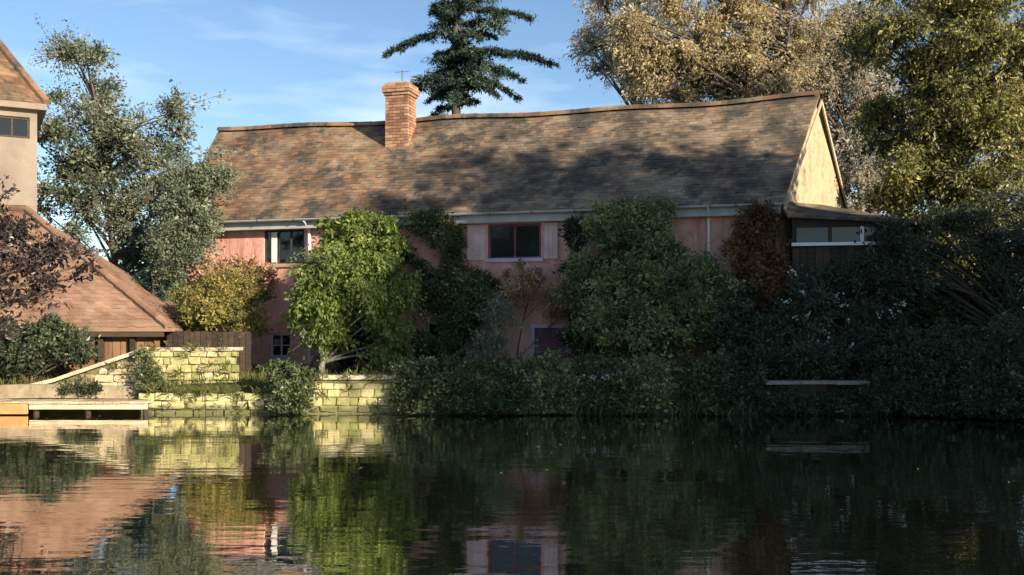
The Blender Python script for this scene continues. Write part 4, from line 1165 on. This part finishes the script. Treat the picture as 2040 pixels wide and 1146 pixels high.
r_ = shrub('shrub', 'dark shrub dotted with white flowers in front of the lean-to', 'shrub', (P(1660, 750, 21.9).x, 21.9, .6),
      [E(1640, 600, 22.0, 90, 70, .7, 1.2), E(1720, 570, 22.1, 80, 70, .6, 1.0), E(1650, 680, 21.8, 120, 60, .7, 1.3), E(1580, 660, 21.9, 60, 60, .5, .8), E(1760, 660, 21.9, 70, 70, .6, .9)],
      140, .4, 11, 20, .065, .5, 'lf_dark', noise=.05)
fp = [P(*q) for q in ((1590, 635, 21.4), (1612, 628, 21.45), (1678, 610, 21.4), (1690, 635, 21.4), (1750, 628, 21.4), (1775, 620, 21.4), (1790, 608, 21.45), (1800, 600, 21.45), (1780, 632, 21.4), (1624, 668, 21.3), (1650, 666, 21.3), (1666, 590, 21.5), (1600, 585, 21.5), (1760, 690, 21.3), (1700, 690, 21.3), (1580, 540, 21.7), (1640, 690, 21.25), (1568, 600, 21.5))]
flowers(r_, fp, .11, M['petal'])
r_ = shrub('shrub', 'gold and orange bush between the shed roof and the pink wall', 'shrub', (P(430, 720, 25).x, 24.8, .62),
      [E(430, 580, 25, 70, 45, .6, 1.2), E(390, 620, 24.8, 60, 40, .6, 1.0), E(480, 590, 25, 55, 50, .5, 1.0), E(500, 640, 24.7, 40, 35, .5, .6), E(440, 640, 24.6, 80, 30, .6, .8)],
      90, .34, 11, 20, .07, .55, 'lf_gold', noise=.05)
shrub('climber', 'orange autumn creeper on the sunlit left end of the pink wall', 'climber', (P(470, 720, 26.2).x, 26.3, .62),
      [E(490, 545, 26.45, 60, 28, .15, 1.0), E(430, 540, 26.6, 40, 28, .15, .6)], 36, .26, 9, 18, .065, .6, 'lf_orange', 'bark', .03, noise=.04)
shrub('shrub', 'tall grey green shrub covering the left end of the cottage roof', 'shrub', (P(370, 720, 26.3).x, 26.3, .62),
      [E(370, 400, 26.4, 55, 80, .6, 1.3), E(345, 500, 26.2, 60, 60, .6, 1.0), E(420, 350, 26.8, 45, 50, .4, .6), E(390, 470, 26.3, 40, 60, .5, .7), E(350, 320, 26.8, 25, 40, .3, .3)],
      105, .42, 11, 18, .08, .5, 'lf_left', noise=.06)
shrub('shrub', 'dark teal conifer bush behind the shed roof hip', 'shrub', (P(315, 600, 26.2).x, 26.4, .6),
      [E(315, 570, 26.4, 28, 45, .4, 1)], 26, .3, 10, 20, .07, .3, 'teal', noise=.04)
shrub('shrub', 'dark olive bush in the gap between raking wall and garden wall', 'shrub', (P(300, 780, 21.5).x, 21.5, .4),
      [E(298, 745, 21.45, 22, 30, .25, 1), E(310, 780, 21.2, 30, 22, .25, .8), E(286, 715, 21.6, 14, 18, .2, .4)], 34, .2, 9, 18, .05, .5, 'lf_ivy', noise=.03)
shrub('shrub', 'dark ivy hanging over the quay wall in front of the small tree', 'ivy', (P(585, 742, 20.95).x, 21.15, .75),
      [E(580, 760, 20.75, 45, 25, .12, 1.4), E(585, 800, 20.7, 40, 32, .1, 1.6), E(560, 735, 21.0, 30, 15, .2, .5)], 70, .22, 10, 20, .06, .65, 'lf_ivy', noise=.03, floor=-.7)
shrub('shrub', 'low dark tuft of leaves standing in for a shadow-like patch under the raking wall', 'shrub', (P(165, 792, 21.3).x, 21.35, .2),
      [E(170, 778, 21.35, 50, 8, .15, 1)], 26, .14, 8, 16, .045, .5, 'lf_dark', 'bark', .02, noise=.025)  # dark leaves put in for a shadow-like patch
shrub('shrub', 'round dark bush at the left edge above the landing stage', 'shrub', (P(40, 770, 21.9).x, 22.4, .5),
      [E(30, 700, 22.4, 70, 50, .6, 1.2), E(90, 680, 22.5, 45, 45, .5, .7), E(-40, 690, 22.4, 70, 60, .6, .8), E(150, 690, 22.6, 30, 30, .3, .3)], 130, .32, 11, 20, .075, .55, 'lf_dark', noise=.05)
shrub('climber', 'dark ivy added for the shaded hollow behind the small bright tree', 'climber', (P(735, 742, 25.3).x, 25.2, .62),
      [E(735, 640, 25.3, 65, 80, .25, 1.3), E(760, 500, 25.5, 50, 70, .18, .8), E(690, 690, 25.2, 50, 45, .3, .7)], 70, .34, 11, 20, .07, .6, 'lf_dark', noise=.05)  # dark leaves added to give the shaded hollow under the small tree
shrub('shrub', 'dark bush filling the corner between the purple door and the olive bush', 'shrub', (P(1175, 742, 23.7).x, 23.6, .62),
      [E(1175, 660, 23.7, 45, 70, .4, 1.2), E(1150, 470, 24.0, 35, 40, .12, .5), E(1165, 560, 23.9, 40, 60, .3, .7)], 60, .34, 11, 20, .07, .6, 'lf_dark', noise=.05)
shrub('shrub', 'dark bush below the red creeper at the foot of the wall', 'shrub', (P(1460, 742, 22.4).x, 22.4, .62),
      [E(1460, 650, 22.4, 60, 80, .5, 1.2), E(1530, 690, 22.1, 50, 50, .4, .8)], 70, .36, 11, 20, .07, .6, 'lf_dark', noise=.05)
shrub('climber', 'dark climber left of the middle window between it and the eaves', 'climber', (P(905, 742, 25.0).x, 25.1, .62),
      [E(900, 480, 25.15, 22, 45, .12, 1.0), E(935, 560, 24.95, 40, 35, .12, .8), E(970, 570, 24.8, 30, 40, .12, .5)], 44, .26, 10, 18, .065, .6, 'lf_ivy', noise=.04)
# bank planting in front of the cottage, each clump its own
bank = [(830, 770, 'lf_ivy', 'dark leafy clump on the quay below the wall climber'), (915, 765, 'lf_ivy', 'dark trailing clump on the quay below the pale sage shrub'), (1010, 772, 'lf_ivy', 'dark ivy clump on the quay below the purple door'),
        (1100, 768, 'lf_mid', 'green clump on the quay with white flowers beside the door'), (1190, 770, 'lf_ivy', 'dark clump on the quay with white flowers below the olive bush'), (1290, 768, 'lf_mid', 'low green clump on the quay below the olive bush'),
        (1390, 765, 'lf_ivy', 'low dark ivy clump on the quay right of the olive bush'), (1470, 760, 'lf_dark', 'blackish clump on the quay left of the stone ledge')]
for px, py, mt, lab in bank:
    r_ = shrub('shrub', lab, 'shrub', (P(px, 742, 21.25).x, 21.3, .72),
          [E(px, py - 24, 21.05, 58, 30, .35, 1.2), E(px + random.uniform(-15, 15), py + 14, 20.72, 56, 32, .12, 1.3), E(px + random.uniform(-15, 15), py + 40, 20.7, 50, 18, .1, .7)], 80, .28, 10, 20, .065, .6, mt, noise=.04, floor=-.68)
    if 'white flowers' in lab:
        flowers(r_, [P(px + random.uniform(-45, 45), py - random.uniform(2, 28), 20.72) for _ in range(8)] + [P(px + 20 + random.uniform(-12, 12), py - 14 + random.uniform(-6, 6), 20.7) for _ in range(6)], .09, M['petal'])
for i, (px, py, Y, w_, h_, lab) in enumerate(((1790, 740, 21.3, 90, 60, 'black-green shrub overhanging the water right of the stone ledge'), (1900, 750, 20.6, 110, 70, 'wide dark shrub in deep shade on the right bank'), (2020, 740, 19.6, 110, 90, 'dark shrub at the right edge of the bank over the water'), (1600, 735, 21.3, 80, 20, 'low dark ground shrub behind the stone ledge'))):
    shrub('shrub', lab, 'shrub', (P(px, py, Y).x, Y + .3, max(.3, gz(P(px, py, Y).x, Y + .3))), [E(px, py - 20, Y, w_, h_, .7, 1.2), E(px, py + (40 if px > 1700 else 0), Y - (.5 if px > 1700 else 0), w_, 35 if px > 1700 else 20, .45, 1.0)], 110, .36, 10, 20, .07, .5, 'lf_dark', noise=.05, floor=-.6)

shrub('ivy', 'blackish ivy added for the black reflection and shade under the pale stone ledge', 'ivy', (P(1620, 770, 20.8).x, 20.95, .62),
      [E(1570, 806, 20.62, 60, 22, .1, 1.2), E(1670, 806, 20.62, 60, 22, .1, 1.2), E(1620, 815, 20.6, 90, 18, .1, .8)], 80, .17, 10, 20, .06, .6, 'lf_dark', noise=.03, floor=-.6, ragged=.05)  # dark leaves added to blacken the shade and reflection below the ledge
shrub('shrub', 'dark low bramble at the waterline between the stone ledge and the right edge', 'shrub', (P(1800, 770, 20.6).x, 20.7, .4),
      [E(1790, 800, 20.3, 80, 30, .3, 1.2), E(1900, 805, 20.0, 90, 28, .3, 1.2), E(2000, 810, 19.6, 80, 30, .3, 1.0)], 90, .3, 10, 20, .07, .5, 'lf_dark', noise=.04, floor=-.4)
# purple leaved tree leaning in from the left bank
tree('plum_tree', 'purple leaved tree leaning in from the left edge in front of the shed', 'tree', (-11.3, 16.6, .4),
     [E(0, 430, 17, 45, 40, .7, .7), E(20, 500, 17, 80, 45, .8, 1.0), E(-60, 480, 17, 80, 120, 1, 1.4), E(90, 520, 17, 75, 40, .6, .55), E(40, 580, 17, 60, 40, .6, .6), E(145, 500, 17, 35, 35, .4, .2), E(-20, 640, 17, 60, 60, .6, .6)],
     52, .5, 8, 11, .085, .6, M['lf_purple'], M['bark'], .12, noise=.05, tvar=.25)

# ------------------------------------------------------------------ trees on the near banks, outside the frame; those on the right shade the garden
shade = [(16, 9.2, 14.9, 3.6), (20.0, 7.2, 15.4, 3.2), (15.9, 7.5, 15.0, 2.2), (21.5, 3.5, 14.5, 3.4), (20.0, 13.6, 8.8, 3.2), (16.0, 15.0, 7.6, 2.6), (24.5, 12, 9.5, 3.2), (18, 4.5, 13.5, 2.6), (-17, -3, 10, 4), (-21, 6, 9, 3.6)]  # last two, on the left, added unseen to block sky fill and window reflections
shade_root = None
for i, (x, y, hgt, rad) in enumerate(shade):
    lab = 'broad dark green tree on the near banks of the pond'
    if i == 0:
        c = (0, 0)
        shade_root = tree('bank_tree', lab, 'tree', (x, y, gz(x, y)), [((x, y, hgt * .62), (rad, rad, hgt * .36), 2.2), ((x + .6, y + .4, hgt * .3), (rad * .8, rad * .8, hgt * .22), 1)], 138, 1.12, 14, 26, .19, .6, M['lf_olive'], M['bark'], .3, group='trees round the pond', noise=.1)
        H0, R0, G0 = hgt, rad, gz(x, y)
    else:
        o = shade_root.copy(); COL.objects.link(o)
        o.location = (x, y, gz(x, y)); o.rotation_euler = (0, 0, i * 1.3); o.scale = (rad / R0, rad / R0, hgt / H0)
        for ch in shade_root.children:
            d = ch.copy(); COL.objects.link(d); d.parent = o; d.matrix_parent_inverse = ch.matrix_parent_inverse.copy()

# distant trees along the horizon
dist_root = None
for i, (x, y, sc) in enumerate([(-30, 62, 1.0), (-20, 66, 1.1), (-10, 70, .9), (0, 66, 1.0), (11, 64, 1.05), (22, 60, 1.2), (33, 62, 1.1), (-41, 60, 1.1), (19, 45, .8), (25, 40, .9)]):
    if i == 0:
        dist_root = tree('distant_tree', 'dark green tree far behind the houses', 'tree', (x, y, .8), [((x, y, 4.6), (4.4, 4.4, 2.6), 2), ((x, y, 2.2), (4, 4, 1.6), 1.2)], 130, 1.3, 11, 16, .2, .6, M['lf_mid'], M['bark'], .25, group='trees far behind the houses', noise=.14)
    else:
        o = dist_root.copy(); COL.objects.link(o); o.location = (x, y, .8); o.rotation_euler = (0, 0, i * 2.1); o.scale = (sc,) * 3
        for ch in dist_root.children:
            d = ch.copy(); COL.objects.link(d); d.parent = o; d.matrix_parent_inverse = ch.matrix_parent_inverse.copy()

# ------------------------------------------------------------------ grass
def grass(n, x0, x1, y0, y1, size, name='grass'):
    x = rng.uniform(x0, x1, n); y = rng.uniform(y0, y1, n)
    ok = (pond_sd(x, y) > .1) & ~((x < -7.5) & (y < 21.85) & (rng.uniform(size=n) < .9))
    x, y = x[ok], y[ok]; z = ground_h(x, y)
    C = np.stack([x, y, z - .01], 1); D = rng.normal(0, .35, C.shape); D[:, 2] = 1
    V, Q = leaf_np(C, D, size, .09, up=0)
    link(name, mesh_np(name, V, Q, M['grass'], np.repeat(np.clip(rng.normal(.5, .25, len(C)), 0, 1), 4)), None, 'stuff')
grass(26000, -13, 12, 21.2, 27.2, .16)

# ferns and rough grass in the wall tops and joints, fallen leaves on the water
def tufts(name, pts, size, mat, per=16):
    pts = np.asarray(pts, float); C = np.repeat(pts, per, 0) + rng.normal(0, .035, (len(pts) * per, 3))
    D = rng.normal(0, .5, C.shape); D[:, 2] += .55; D[:, 1] -= .45
    V, Q = leaf_np(C, D, size, .13)
    V[:, 2] = np.maximum(V[:, 2], .01)
    link(name, mesh_np(name, V, Q, mat, np.repeat(np.clip(rng.normal(.5, .25, len(C)), 0, 1), 4)), None, 'stuff')
tp = [(rng.uniform(qa, qb), 20.9, rng.choice([.72, .78, rng.uniform(.05, .6)])) for _ in range(110)] + [(rng.uniform(fa, fb), 21.0, rng.choice([.42, .40, rng.uniform(.05, .4)])) for _ in range(60)]
tp += [(rng.uniform(pa, pb), 21.88, rng.choice([1.32, rng.uniform(.5, 1.2), .5])) for _ in range(34)] + [(x_, 21.62, float(kz(x_)) - rng.uniform(.05, .4)) for x_ in rng.uniform(ka, kb, 14)]
tufts('wall_grass', tp, .15, M['grass'])
wx, wy = rng.uniform(-10, 9, 130), 6 + 14.6 * rng.uniform(0, 1, 130) ** .35
ok = pond_sd(wx, wy) < -.15
wx, wy = wx[ok], wy[ok]
C = np.stack([wx, wy, np.full(len(wx), .006)], 1); D = rng.normal(size=C.shape); D[:, 2] = 0
n_ = len(C); D = unit(D); S_ = np.stack([-D[:, 1], D[:, 0], np.zeros(n_)], 1); L_ = rng.uniform(.03, .06, n_)[:, None]
V = np.stack([C, C + D * L_ * .45 + S_ * L_ * .3 + [0, 0, .006], C + D * L_, C + D * L_ * .45 - S_ * L_ * .3 + [0, 0, .004]], 1).reshape(-1, 3)
link('floating_leaves', mesh_np('floating_leaves', V, np.arange(n_ * 4).reshape(n_, 4), M['lf_olive'], np.repeat(rng.uniform(.2, .8, n_), 4)), None, 'stuff')

bx_ = rng.uniform(1.2, 9.2, 70); C = np.stack([np.repeat(bx_, 14), np.full(980, 20.62), np.full(980, -.05)], 1) + rng.normal(0, 1, (980, 3)) * np.array([.07, .05, .01])
sd = pond_sd(C[:, 0], C[:, 1]); C = C[sd < .25]
D = rng.normal(0, .22, C.shape); D[:, 2] = 1
V, Q = leaf_np(C, D, .30, .06)
link('reeds', mesh_np('reeds', V, Q, M['lf_ivy'], np.repeat(np.clip(rng.normal(.55, .2, len(C)), 0, 1), 4)), None, 'stuff')
